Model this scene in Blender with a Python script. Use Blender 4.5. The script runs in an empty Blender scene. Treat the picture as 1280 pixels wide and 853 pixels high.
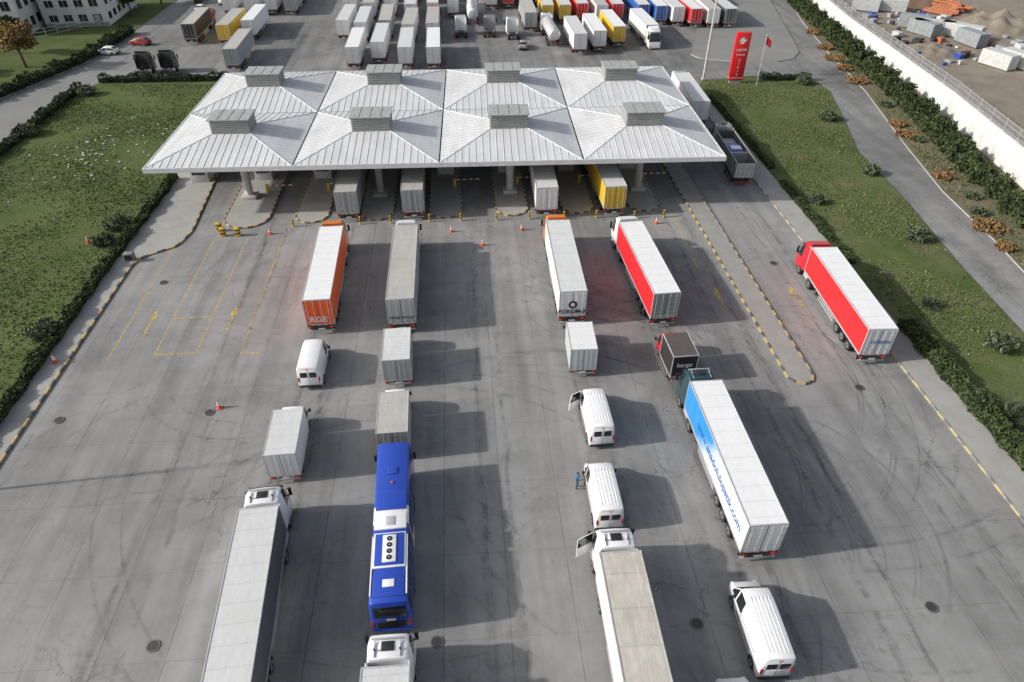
import bpy, bmesh, math, random
import numpy as np
from mathutils import Vector, Matrix, Euler
random.seed(7); RS=np.random.RandomState(5)
S=bpy.context.scene
S.view_settings.view_transform='Standard'; S.view_settings.look='None'; S.view_settings.exposure=0
# ------------------------------------------------------------------ materials
class NT:
    def __init__(s,name):
        s.m=bpy.data.materials.new(name); s.m.use_nodes=True; s.t=s.m.node_tree; s.b=s.t.nodes['Principled BSDF']
        s.out=s.t.nodes['Material Output']
        s.co=s.t.nodes.new('ShaderNodeTexCoord').outputs['Object']
    def lk(s,a,b): s.t.links.new(a,b)
    def put(s,sock,v):
        if hasattr(v,'is_output'): s.lk(v,sock)
        else: sock.default_value=v
    def math(s,op,a,b=0.0,c=None):
        n=s.t.nodes.new('ShaderNodeMath'); n.operation=op; s.put(n.inputs[0],a); s.put(n.inputs[1],b)
        if c is not None: s.put(n.inputs[2],c)
        return n.outputs[0]
    def xyz(s):
        n=s.t.nodes.new('ShaderNodeSeparateXYZ'); s.lk(s.co,n.inputs[0]); return n.outputs
    def scaled(s,sc,loc=(0,0,0)):
        n=s.t.nodes.new('ShaderNodeMapping'); n.inputs['Scale'].default_value=sc; n.inputs['Location'].default_value=loc
        s.lk(s.co,n.inputs[0]); return n.outputs[0]
    def noise(s,scale,detail=4,rough=.55,vec=None,dist=0):
        n=s.t.nodes.new('ShaderNodeTexNoise'); n.inputs['Scale'].default_value=scale; n.inputs['Detail'].default_value=detail
        n.inputs['Roughness'].default_value=rough; n.inputs['Distortion'].default_value=dist
        s.lk(vec if vec is not None else s.co,n.inputs['Vector']); return n.outputs['Fac']
    def rng(s,v,a,b,c,d):
        n=s.t.nodes.new('ShaderNodeMapRange'); s.put(n.inputs[0],v)
        for i,x in enumerate((a,b,c,d)): n.inputs[i+1].default_value=x
        return n.outputs[0]
    def mix(s,f,a,b,mode='MIX'):
        n=s.t.nodes.new('ShaderNodeMix'); n.data_type='RGBA'; n.blend_type=mode
        s.put(n.inputs[0],f)
        s.put(n.inputs[6],a if hasattr(a,'is_output') else (*a,1)); s.put(n.inputs[7],b if hasattr(b,'is_output') else (*b,1))
        return n.outputs[2]
    def gray(s,v):
        n=s.t.nodes.new('ShaderNodeCombineColor'); 
        for i in range(3): s.put(n.inputs[i],v)
        return n.outputs[0]
    def objrand(s):
        return s.t.nodes.new('ShaderNodeObjectInfo').outputs['Random']
    def bump(s,h,st=.3,d=.02):
        n=s.t.nodes.new('ShaderNodeBump'); n.inputs['Strength'].default_value=st; n.inputs['Distance'].default_value=d
        s.lk(h,n.inputs['Height']); s.lk(n.outputs[0],s.b.inputs['Normal'])
MATS={}
def M(name,col,rough=.5,var=.12,scale=1.5,metal=0,spec=None,bump=0,coat=0):
    if name in MATS: return MATS[name]
    n=NT(name); f=n.noise(scale,6,.6); f=n.rng(f,.3,.7,0,1)
    lo=tuple(c*(1-var) for c in col); hi=tuple(min(1,c*(1+var)) for c in col)
    n.lk(n.mix(f,lo,hi),n.b.inputs['Base Color'])
    n.b.inputs['Roughness'].default_value=rough; n.b.inputs['Metallic'].default_value=metal
    if spec is not None: n.b.inputs['Specular IOR Level'].default_value=spec
    if coat: n.b.inputs['Coat Weight'].default_value=coat; n.b.inputs['Coat Roughness'].default_value=.15
    if bump: n.bump(n.noise(scale*8,4),bump)
    MATS[name]=n.m; return n.m
def roofmat(name,col,dirt=.35,period=1.25):
    if name in MATS: return MATS[name]
    n=NT(name); x,y,z=n.xyz()
    of=n.math('MULTIPLY',n.objrand(),60)
    mp=n.t.nodes.new('ShaderNodeVectorMath'); mp.operation='ADD'; n.lk(n.scaled((1.6,.5,1)),mp.inputs[0]); n.lk(of,mp.inputs[1])
    f=n.rng(n.noise(1.2,6,.65,mp.outputs[0]),.35,.72,0,1)
    mp2=n.t.nodes.new('ShaderNodeVectorMath'); mp2.operation='ADD'; n.lk(n.scaled((1,.25,1)),mp2.inputs[0]); n.lk(of,mp2.inputs[1])
    f2=n.rng(n.noise(7,4,.6,mp2.outputs[0]),.4,.75,0,1)
    c=n.mix(n.math('MULTIPLY',f,dirt),col,tuple(a*.55*b for a,b in zip(col,(1,.95,.87))))
    c=n.mix(n.math('MULTIPLY',f2,dirt*.7),c,tuple(a*.5 for a in col))
    # each vehicle's roof is weathered by a different amount
    c=n.mix(n.math('MULTIPLY',n.objrand(),.22),c,tuple(a*.6*b for a,b in zip(col,(1,.97,.92))))
    fr=n.math('FRACT',n.math('DIVIDE',y,period)); ln=n.math('LESS_THAN',n.math('ABSOLUTE',n.math('SUBTRACT',fr,.5)),.03)
    c=n.mix(n.math('MULTIPLY',ln,.25),c,tuple(a*.45 for a in col))
    n.lk(c,n.b.inputs['Base Color']); n.b.inputs['Roughness'].default_value=.6
    n.bump(n.math('ADD',n.math('SINE',n.math('MULTIPLY',y,2*math.pi/period)),f),.25,.02)
    MATS[name]=n.m; return n.m
def sidemat(name,col,rough=.45,col2=None,split=(6,10)):
    if name in MATS: return MATS[name]
    n=NT(name); x,y,z=n.xyz()
    base=col
    if col2:
        g=n.math('ADD',y,n.math('MULTIPLY',z,1.1)); g=n.math('ADD',g,n.math('MULTIPLY',n.noise(.7,2),1.5))
        base=n.mix(n.rng(g,split[0],split[1],0,1),col,col2)
    d=n.rng(n.noise(1.5,6,.65,n.scaled((1,1,.35))),.45,.8,0,.18)
    low=n.rng(z,1.0,1.7,.2,0)
    c=n.mix(n.math('MAXIMUM',d,low),base,tuple(.4*a+.05 for a in col))
    n.lk(c,n.b.inputs['Base Color']); n.b.inputs['Roughness'].default_value=rough
    n.bump(n.math('ADD',n.math('SINE',n.math('MULTIPLY',y,2*math.pi/.55)),n.noise(1.2,3)),.18,.02)
    MATS[name]=n.m; return n.m
def paint(name,col,rough=.32,coat=.4):
    if name in MATS: return MATS[name]
    n=NT(name); x,y,z=n.xyz()
    d=n.rng(n.noise(2.2,6,.65),.45,.8,0,.22); low=n.rng(z,.3,1.1,.4,0)
    c=n.mix(n.math('MAXIMUM',d,low),col,tuple(.5*a+.04 for a in col))
    n.lk(c,n.b.inputs['Base Color']); n.b.inputs['Roughness'].default_value=rough; n.b.inputs['Coat Weight'].default_value=coat
    MATS[name]=n.m; return n.m
TIRE=M('tire_rubber',(.022,.022,.023),.85); RIM=M('wheel_rim',(.32,.32,.33),.4,.2,metal=.6)
DARK=M('dark_chassis',(.035,.035,.037),.7); BLK=M('black_plastic',(.02,.02,.021),.5)
GLASS=M('tinted_glass',(.018,.022,.026),.08,.1,spec=.8); ALU=M('aluminium',(.55,.55,.56),.4,.15,metal=.3)
RED=M('tail_lamp_red',(.5,.02,.015),.25); WLAMP=M('lamp_white',(.7,.7,.65),.2); ORANGEL=M('lamp_amber',(.7,.25,.02),.3)
WHITE=paint('white_paint',(.8,.8,.8)); YPL=M('plate_white',(.7,.7,.65),.5)
GREYF=M('grey_frame',(.33,.34,.35),.5)
# ------------------------------------------------------------------ mesh builder
class MB:
    def __init__(s): s.v=[];s.f=[];s.mi=[];s.m=[]
    def mid(s,m):
        if m not in s.m: s.m.append(m)
        return s.m.index(m)
    def add(s,vs,fs,m):
        o=len(s.v); s.v+= [tuple(v) for v in vs]
        for i,f in enumerate(fs):
            s.f.append(tuple(o+k for k in f)); s.mi.append(s.mid(m[i] if isinstance(m,list) else m))
    def box(s,x0,x1,y0,y1,z0,z1,m,**k):
        vs=[(x0,y0,z0),(x1,y0,z0),(x1,y1,z0),(x0,y1,z0),(x0,y0,z1),(x1,y0,z1),(x1,y1,z1),(x0,y1,z1)]
        fs=[(0,3,2,1),(4,5,6,7),(0,1,5,4),(1,2,6,5),(2,3,7,6),(3,0,4,7)]
        s.add(vs,fs,[k.get('bot',m),k.get('top',m),k.get('rear',m),k.get('right',m),k.get('front',m),k.get('left',m)])
    def bbox(s,x0,x1,y0,y1,z0,z1,m,b=.04,seg=2,**k):
        t=MB(); t.box(x0,x1,y0,y1,z0,z1,m,**k)
        bm=bmesh.new(); vv=[bm.verts.new(v) for v in t.v]
        for f,mi in zip(t.f,t.mi): bm.faces.new([vv[i] for i in f]).material_index=mi
        bmesh.ops.bevel(bm,geom=bm.edges[:],offset=b,segments=seg,affect='EDGES',profile=.5,material=-1)
        bm.verts.index_update()
        s.add([v.co[:] for v in bm.verts],[[v.index for v in f.verts] for f in bm.faces],[t.m[f.material_index] for f in bm.faces]); bm.free()
    def cyl(s,c,r,h,m,ax='z',n=16,r2=None,cap=None):
        r2=r if r2 is None else r2; vs=[]
        for k,(rr,hh) in enumerate(((r,-h/2),(r2,h/2))):
            for i in range(n):
                a=2*math.pi*i/n; p=(rr*math.cos(a),rr*math.sin(a),hh)
                if ax=='x': p=(p[2],p[0],p[1])
                elif ax=='y': p=(p[1],p[2],p[0])
                vs.append((c[0]+p[0],c[1]+p[1],c[2]+p[2]))
        fs=[(i,(i+1)%n,n+(i+1)%n,n+i) for i in range(n)]+[tuple(range(n-1,-1,-1)),tuple(range(n,2*n))]
        s.add(vs,fs,[m]*n+[cap or m]*2)
    def wheel(s,x,y,r,w):
        s.cyl((x,y,r),r,w,TIRE,'x',20); sg=1 if x>0 else -1
        s.cyl((x+sg*(w/2-.01),y,r),r*.58,.05,RIM,'x',14); s.cyl((x+sg*(w/2+.01),y,r),r*.2,.06,DARK,'x',8)
    def tube(s,a,b,r,m,n=6):
        a=Vector(a);b=Vector(b);d=(b-a);q=d.to_track_quat('Z','Y');vs=[]
        for p in (a,b):
            for i in range(n):
                t=2*math.pi*i/n; vs.append(p+q@Vector((r*math.cos(t),r*math.sin(t),0)))
        s.add(vs,[(i,(i+1)%n,n+(i+1)%n,n+i) for i in range(n)]+[tuple(range(n-1,-1,-1)),tuple(range(n,2*n))],m)
    def loft(s,st,m,fn=None,crown=.03):
        rows=[]
        for (y,hw,zb,bl,zt,hwt,r) in st:
            bl=min(bl,zt-r-.02)
            R=[(hw*.96,zb),(hw,zb+.15 if zb+.15<bl else (zb+bl)/2),(hw,bl),(hwt,zt-r),(hwt-.3*r,zt-.3*r),(hwt-r,zt),(0,zt+crown)]
            rows.append([(x,y,z) for x,z in R]+[(-x,y,z) for x,z in R[-2::-1]])
        n=len(rows[0]); vs=[p for r_ in rows for p in r_]; fs=[];ms=[]
        for i in range(len(rows)-1):
            for j in range(n-1):
                jj=j if j<6 else 11-j
                fs.append((i*n+j,(i+1)*n+j,(i+1)*n+j+1,i*n+j+1)); ms.append((fn(i,jj) if fn else None) or m)
            fs.append((i*n+n-1,(i+1)*n+n-1,(i+1)*n,i*n)); ms.append(DARK)
        fs.append(tuple(range(n))); ms.append(m)
        o=(len(rows)-1)*n; fs.append(tuple(range(o+n-1,o-1,-1))); ms.append(m)
        s.add(vs,fs,ms)
    def done(s,name,loc=(0,0,0),rot=0,smooth=35,parent=None):
        me=bpy.data.meshes.new(name); me.from_pydata(s.v,[],s.f)
        for m in s.m: me.materials.append(m)
        me.polygons.foreach_set('material_index',s.mi)
        bm=bmesh.new(); bm.from_mesh(me); bmesh.ops.recalc_face_normals(bm,faces=bm.faces); bm.to_mesh(me); bm.free()
        if smooth:
            me.polygons.foreach_set('use_smooth',[True]*len(me.polygons)); me.set_sharp_from_angle(angle=math.radians(smooth))
        me.update()
        o=bpy.data.objects.new(name,me); S.collection.objects.link(o); o.location=loc; o.rotation_euler=(0,0,math.radians(rot))
        if parent: o.parent=parent
        return o
def text(par,name,s,size,loc,side,mat,ext=.003):
    c=bpy.data.curves.new(name,'FONT'); c.body=s; c.size=size; c.align_x='CENTER'; c.align_y='CENTER'; c.extrude=ext; c.offset=.018*size
    c.materials.append(mat); o=bpy.data.objects.new(name,c); S.collection.objects.link(o); o.parent=par; o.location=loc
    o.rotation_euler={'rear':(math.pi/2,0,0),'left':(math.pi/2,0,-math.pi/2),'right':(math.pi/2,0,math.pi/2)}[side]
# ------------------------------------------------------------------ vehicles (local: +Y forward, origin = ground at rear centre)
def tractor(b,c0,cab,deflect=True,open_door=False,chassis_cap=True):
    st=[(c0,1.18,.95,1.9,3.55,1.08,.12),(c0+.06,1.21,.9,1.9,3.66,1.1,.16),(c0+.85,1.24,.6,1.9,3.72,1.13,.18),(c0+1.0,1.24,.6,1.9,3.7,1.13,.18),(c0+1.5,1.25,.5,1.9,3.5,1.1,.22),
        (c0+1.78,1.25,.45,1.9,3.0,1.13,.18),(c0+2.1,1.24,.4,1.82,1.95,1.17,.06),(c0+2.22,1.2,.35,1.2,1.5,1.14,.1),(c0+2.28,1.12,.35,.9,1.1,1.05,.1)]
    def fn(i,j):
        if j==2 and i in (3,4): return GLASS
        if i==5 and j in (4,5): return GLASS
        if i==5 and j==2: return GLASS
        if i>=6 and j>=3: return BLK if i==6 else None
    b.loft(st,cab,fn)
    b.bbox(-1.12,1.12,c0+1.62,c0+1.86,3.12,3.2,BLK,.03)           # visor
    if deflect:
        vs=[(-1.0,c0+.05,3.66),(1.0,c0+.05,3.66),(.85,c0+1.25,3.7),(-.85,c0+1.25,3.7),(-.98,c0+.05,4.0),(.98,c0+.05,4.0)]
        b.add(vs,[(0,1,5,4),(4,5,2,3),(1,2,5),(0,4,3),(0,3,2,1)],cab)
    else:
        b.bbox(-.35,.35,c0+.45,c0+1.0,3.7,3.79,BLK,.03); b.bbox(-.9,.9,c0+1.1,c0+1.2,3.72,3.8,GREYF,.02)
        for sx in (-.7,.7): b.cyl((sx,c0+.5,3.8),.05,.25,BLK,'z',8); b.tube((sx,c0+.15,3.72),(sx,c0+1.0,3.8),.035,GREYF)
    for sx in (-1,1):
        x0,x1=sorted((sx*1.14,sx*1.2)); b.box(x0,x1,c0-.55,c0-.01,1.0,3.5,cab)                # side fairing
        xa,xb=sorted((sx*1.3,sx*1.52)); b.bbox(xa,xb,c0+1.86,c0+1.98,2.0,2.75,BLK,.03); b.tube((sx*1.2,c0+1.85,2.7),(sx*1.4,c0+1.9,2.74),.025,BLK); b.tube((sx*1.2,c0+1.85,2.05),(sx*1.4,c0+1.9,2.02),.025,BLK)
        b.wheel(sx*1.08,c0+.85,.5,.32); b.wheel(sx*.98,c0-2.0,.5,.55)
        b.cyl((sx*.9,c0-.85,.7),.33,1.0,ALU,'y',14)
        xa,xb=sorted((sx*.66,sx*1.25)); b.box(xa,xb,c0-2.65,c0-1.35,1.04,1.09,DARK)
        xa,xb=sorted((sx*.75,sx*1.1)); b.box(xa,xb,c0+2.27,c0+2.31,.65,.85,WLAMP)
        xa,xb=sorted((sx*.8,sx*1.15)); b.box(xa,xb,c0-2.95,c0-2.9,.75,.9,RED)
        xa,xb=sorted((sx*.35,sx*.43)); b.box(xa,xb,c0-3.0,c0+1.5,.7,1.0,DARK)
    b.box(-.42,.42,c0-2.2,c0-1.4,1.0,1.12,DARK); b.box(-.3,.3,c0+2.285,c0+2.3,.5,.62,YPL)
    b.tube((-.3,c0-.1,1.6),(-.1,c0-.55,1.3),.03,RED,5); b.tube((.3,c0-.1,1.6),(.1,c0-.55,1.3),.03,BLK,5)
    if open_door:
        p=(-1.26,c0+1.75); L=1.15
        dx,dy=-math.cos(.45)*L,-math.sin(.45)*L
        vs=[(p[0],p[1],1.0),(p[0]+dx,p[1]+dy,1.0),(p[0]+dx,p[1]+dy,1.95),(p[0],p[1],1.95),(p[0]+dx,p[1]+dy,2.9),(p[0],p[1],2.9)]
        ex=Vector((.05*math.sin(.45),-.05*math.cos(.45),0))
        V=[Vector(v) for v in vs]+[Vector(v)+ex for v in vs]
        b.add(V,[(0,1,2,3),(9,8,7,6),(0,6,7,1),(3,2,4,5),(11,10,8,9),(5,4,10,11),(1,7,8,2),(2,8,10,4)],[cab,cab,cab,GLASS,GLASS,cab,cab,cab])
def trailer(b,L,side,roof,rear,sideR=None,frame=ALU,W=2.55,zt=4.0,zf=1.15,wheels=(2.2,3.5,4.8),rods=True):
    h=W/2
    b.box(-h,h,0,L,zf,zt,side,top=roof,rear=rear,front=GREYF,bot=DARK,right=sideR or side)
    for sx in (-1,1):
        x0,x1=sorted((sx*(h-.05),sx*(h+.015))); b.box(x0,x1,-.01,L+.01,zt-.08,zt+.03,frame)      # roof rail
        b.box(x0,x1,-.01,L+.01,zf-.03,zf+.13,frame)
        for yy in (0,L):
            b.box(x0,x1,yy-.03,yy+.06,zf+.13,zt-.08,frame)
        y=.7
        while y<L-.4:
            xx0,xx1=sorted((sx*(h+.004),sx*(h+.014))); b.box(xx0,xx1,y,y+.045,zf-.12,zf+.16,GREYF if int(y*10)%2 else BLK); y+=.62
        for yw in wheels: b.wheel(sx*(h-.2),yw,.5,.36)
        xa,xb=sorted((sx*(h-.42),sx*(h-.02))); 
        b.box(xa,xb,wheels[0]-.62,wheels[-1]+.62,1.06,1.1,DARK)
        xa,xb=sorted((sx*(h-.07),sx*(h-.03)))
        for z in (.5,.8): b.box(xa,xb,wheels[-1]+.9,L-4.1,z,z+.12,ALU)
        for y in (wheels[-1]+1.2,L-4.5): b.box(xa+sx*-.05,xb+sx*-.05,y,y+.08,.45,1.12,DARK)
        xa,xb=sorted((sx*.8,sx*.95)); b.box(xa,xb,L-3.0,L-2.85,.25,1.12,DARK); b.box(xa-.08,xb+.08,L-3.05,L-2.8,.2,.25,DARK)
        xa,xb=sorted((sx*.4,sx*.5)); b.box(xa,xb,.15,L-.3,.85,1.14,DARK)
        # rear lamps
        xa,xb=sorted((sx*(h-.5),sx*(h-.04))); b.bbox(xa,xb,-.06,.02,.84,.98,RED,.015); b.box(xa+.14,xb-.2,-.065,-.055,.86,.96,ORANGEL)
        xa,xb=sorted((sx*(h-.45),sx*(h-.1))); b.box(xa,xb,.35,.38,.35,.9,BLK)                # mud flap
        xa,xb=sorted((sx*(h-.16),sx*(h-.05))); b.box(xa,xb,-.1,.0,zf-.1,zf+.08,BLK)
    b.box(-h+.05,h-.05,-.012,.08,zt-.07,zt+.03,frame); b.box(-h+.05,h-.05,L-.08,L+.012,zt-.07,zt+.028,frame)
    b.box(-h+.05,h-.05,-.015,.1,zf-.03,zf+.11,frame)
    b.bbox(-h+.1,h-.1,-.02,.1,.45,.58,GREYF,.02); b.box(-.3,.3,-.03,-.02,.64,.78,YPL)
    b.box(-.9,.9,-.005,.12,.6,zf-.03,DARK)
    if rods:
        b.box(-.02,.02,-.012,.0,zf+.11,zt-.07,BLK)
        for x in (-.95,-.35,.35,.95):
            b.tube((x,-.035,zf+.1),(x,-.035,zt-.1),.022,frame)
            for z in (zf+.35,zf+1.4,zt-.4): b.box(x-.05,x+.05,-.03,-.003,z,z+.06,GREYF)
        for x in (-.65,.65): b.box(x-.3,x+.3,-.045,-.03,zf+.75,zf+.79,frame)
        for sx in (-1,1):
            for z in (zf+.3,zf+1.0,zf+1.7,zf+2.4): b.box(min(sx*h,sx*(h-.2)),max(sx*h,sx*(h-.2)),-.03,-.002,z,z+.05,frame)
    n=8
    for i in range(n):
        xx=-h+.1+i*(W-.2)/n
        if i%2==0: b.box(xx,xx+(W-.2)/n,-.024,-.02,zf-.01,zf+.05,RED)
def semi(loc,rot,side,roof,rear,cab,sideR=None,L=13.6,deflect=True,name='semi_truck',open_door=False,zt=4.0,rods=True,frame=ALU):
    b=MB(); trailer(b,L,side,roof,rear,sideR,zt=zt,rods=rods,frame=frame); tractor(b,L+.5,cab,deflect,open_door)
    return b.done(name,(loc[0],loc[1],YZ),-rot)
def semitrailer(loc,rot,side,roof,rear,L=13.6,name='parked_semi_trailer',sideR=None):
    b=MB(); trailer(b,L,side,roof,rear,sideR); return b.done(name,(loc[0],loc[1],YZ),-rot)
def box_truck(loc,rot,side,roof,rear,cab,L=4.5,W=2.25,h=3.15,rods=True):
    b=MB(); hh=W/2; zf=.85
    b.bbox(-hh,hh,0,L,zf,h,side,.03,1,top=roof,rear=rear,bot=DARK)
    for sx in (-1,1):
        x0,x1=sorted((sx*(hh-.05),sx*(hh+.012)))
        b.box(x0,x1,-.012,L+.01,h-.07,h+.02,ALU); b.box(x0,x1,-.012,L+.01,zf-.02,zf+.1,ALU)
        b.box(x0,x1,-.02,.05,zf+.1,h-.07,ALU); b.box(x0,x1,L-.05,L+.02,zf+.1,h-.07,ALU)
        b.wheel(sx*(hh-.28),1.1,.38,.42); b.wheel(sx*.86,L+.95,.38,.24)
        xa,xb=sorted((sx*.32,sx*.4)); b.box(xa,xb,.1,L+1.3,.55,.84,DARK)
        xa,xb=sorted((sx*(hh-.35),sx*(hh-.05))); b.box(xa,xb,-.05,.02,.62,.74,RED); b.box(xa,xb,.3,.33,.2,.7,BLK)
    b.box(-hh+.05,hh-.05,-.013,.05,h-.06,h+.018,ALU); b.box(-hh+.05,hh-.05,-.013,.06,zf-.02,zf+.09,ALU)
    b.bbox(-hh+.1,hh-.1,-.03,.06,.42,.54,GREYF,.02); b.box(-.26,.26,-.04,-.03,.6,.72,YPL)
    b.box(-.012,.012,-.008,.0,zf+.09,h-.07,BLK)
    if rods:
        for x in (-.55,-.2,.2,.55): b.tube((x*hh,-.03,zf+.08),(x*hh,-.03,h-.08),.016,ALU)
    c0=L+.15
    st=[(c0,.9,.55,1.2,2.2,.82,.1),(c0+.06,.95,.45,1.2,2.28,.85,.12),(c0+.55,.97,.4,1.2,2.3,.86,.12),(c0+1.05,.97,.35,1.2,2.2,.84,.12),(c0+1.5,.96,.32,1.15,1.32,.88,.06),(c0+1.68,.9,.32,.9,1.05,.84,.08),(c0+1.75,.82,.32,.6,.75,.76,.06)]
    b.loft(st,cab,lambda i,j: GLASS if (i==3 and j in (2,4,5)) or (i==2 and j==2) else None)
    for sx in (-1,1): xa,xb=sorted((sx*1.05,sx*1.22)); b.bbox(xa,xb,c0+1.25,c0+1.33,1.3,1.65,BLK,.02); b.tube((sx*.9,c0+1.28,1.4),(sx*1.1,c0+1.28,1.45),.02,BLK)
    return b.done('box_truck',(loc[0],loc[1],YZ),-rot)
def van(loc,rot,col=WHITE,L=5.7,h=2.5,open_left=False,open_right=False,windows=False,ribs=True,name='panel_van'):
    b=MB(); k=L/5.7
    st=[(0,.9,.42,1.2,h-.16,.8,.14),(.05,.96,.36,1.22,h-.05,.84,.16),(.14,.99,.32,1.25,h-.01,.87,.17),(1.7*k,1.0,.3,1.25,h,.88,.17),(1.78*k,1.0,.3,1.25,h,.88,.17),(3.2*k,1.0,.3,1.25,h,.88,.17),(3.35*k,1.0,.3,1.25,h,.88,.17),
        (4.2*k,1.0,.3,1.22,h-.08,.85,.17),(4.32*k,1.0,.3,1.2,h-.18,.84,.16),(4.95*k,.98,.3,1.15,1.38,.84,.08),(5.35*k,.93,.3,.95,1.15,.82,.1),(5.58*k,.88,.3,.75,.92,.78,.1),(5.7*k,.78,.34,.55,.68,.7,.06)]
    def fn(i,j):
        if i==8 and j in (4,5,2): return GLASS
        if i==6 and j==2: return GLASS
        if windows and j==2 and i in (2,4): return GLASS
    b.loft(st,col,fn,crown=.035)
    for sx in (-1,1):
        xa,xb=sorted((sx*.08,sx*.68)); b.bbox(xa,xb,-.03,.01,1.4,1.95,GLASS,.02)
        xa,xb=sorted((sx*.79,sx*.93)); b.bbox(xa,xb,-.03,.1,.95,1.45,RED,.02)
        xa,xb=sorted((sx*.78,sx*.86)); 
        for z in (.8,1.6): b.box(xa,xb,-.02,.02,z,z+.06,BLK)
        b.cyl((sx*.985,.95,.36),.44,.05,BLK,'x',20); b.cyl((sx*.985,4.55*k,.36),.44,.05,BLK,'x',20)
        b.wheel(sx*.9,.95,.35,.24); b.wheel(sx*.9,4.55*k,.35,.24)
        xa,xb=sorted((sx*.995,sx*1.012)); b.box(xa,xb,1.5,3.9*k,.62,.72,BLK); b.box(xa-.0,xb-.005,3.28*k,3.3*k,.5,1.9,BLK); b.box(xa,xb-.005,1.0,3.2*k,1.3,1.33,GREYF)
        xa,xb=sorted((sx*1.06,sx*1.25)); b.bbox(xa,xb,4.32*k,4.42*k,1.2,1.5,BLK,.03); b.tube((sx*.94,4.4*k,1.28),(sx*1.12,4.38*k,1.3),.025,BLK)
        xa,xb=sorted((sx*.6,sx*.82)); b.bbox(xa,xb,5.52*k,5.64*k,.72,.9,WLAMP,.02)
    b.box(-.012,.012,-.012,.0,.5,h-.2,BLK); b.bbox(-.92,.92,-.1,.06,.36,.56,BLK,.03); b.box(-.25,.25,-.022,-.003,1.1,1.22,YPL)
    b.bbox(-.12,.12,-.03,.02,h-.2,h-.15,RED,.01)
    if ribs:
        for x in (-.55,-.33,-.11,.11,.33,.55): b.bbox(x-.025,x+.025,.35,3.7*k,h+.0,h+.048-abs(x)*.04,col,.012,1)
    def door(sx):
        p=Vector((sx*1.0,4.35*k,0)); a=math.radians(62); L_=1.05; d=Vector((sx*math.sin(a),-math.cos(a),0))*L_; n_=Vector((d.y,-d.x,0)).normalized()*.06
        zs=[.45,1.25,2.1]; q=[p+Vector((0,0,z)) for z in zs]+[p+d+Vector((0,0,z)) for z in zs[:2]]+[p+d*.8+Vector((0,0,zs[2]))]
        V=q+[v+n_ for v in q]
        b.add(V,[(0,3,4,1),(6,7,10,9),(1,4,5,2),(7,8,11,10),(0,6,9,3),(3,9,10,4),(4,10,11,5),(5,11,8,2),(0,1,7,6)],[col,BLK,GLASS,GLASS,col,col,col,col,col])
    if open_left: door(-1)
    if open_right: door(1)
    return b.done(name,(loc[0],loc[1],YZ),-rot)
def car(loc,rot,col,name='parked_car'):
    b=MB()
    st=[(0,.7,.35,.75,.9,.62,.08),(.12,.82,.28,.82,1.02,.7,.08),(.25,.86,.25,.88,1.12,.66,.1),(.75,.88,.22,.9,1.43,.62,.14),(1.75,.89,.22,.9,1.48,.62,.14),(1.82,.89,.22,.9,1.48,.62,.14),(2.5,.89,.22,.9,1.42,.61,.14),(3.2,.88,.22,.88,.98,.7,.08),(3.85,.85,.24,.7,.86,.68,.1),(4.15,.74,.28,.5,.62,.6,.08)]
    b.loft(st,col,lambda i,j: GLASS if (i in (2,6) and j in (4,5)) or (i in (3,5,6) and j==2) or(i==2 and j==2) else None)
    for sx in (-1,1):
        for y in (.8,3.35): b.cyl((sx*.87,y,.33),.38,.04,BLK,'x',18); b.wheel(sx*.8,y,.32,.2)
        xa,xb=sorted((sx*.5,sx*.78)); b.bbox(xa,xb,-.02,.1,.72,.88,RED,.02); b.bbox(xa,xb,4.0,4.12,.5,.62,WLAMP,.02)
    b.bbox(-.75,.75,-.06,.08,.32,.52,BLK,.03)
    return b.done(name,(loc[0],loc[1],YZ),-rot)
YZ=.004
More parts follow.
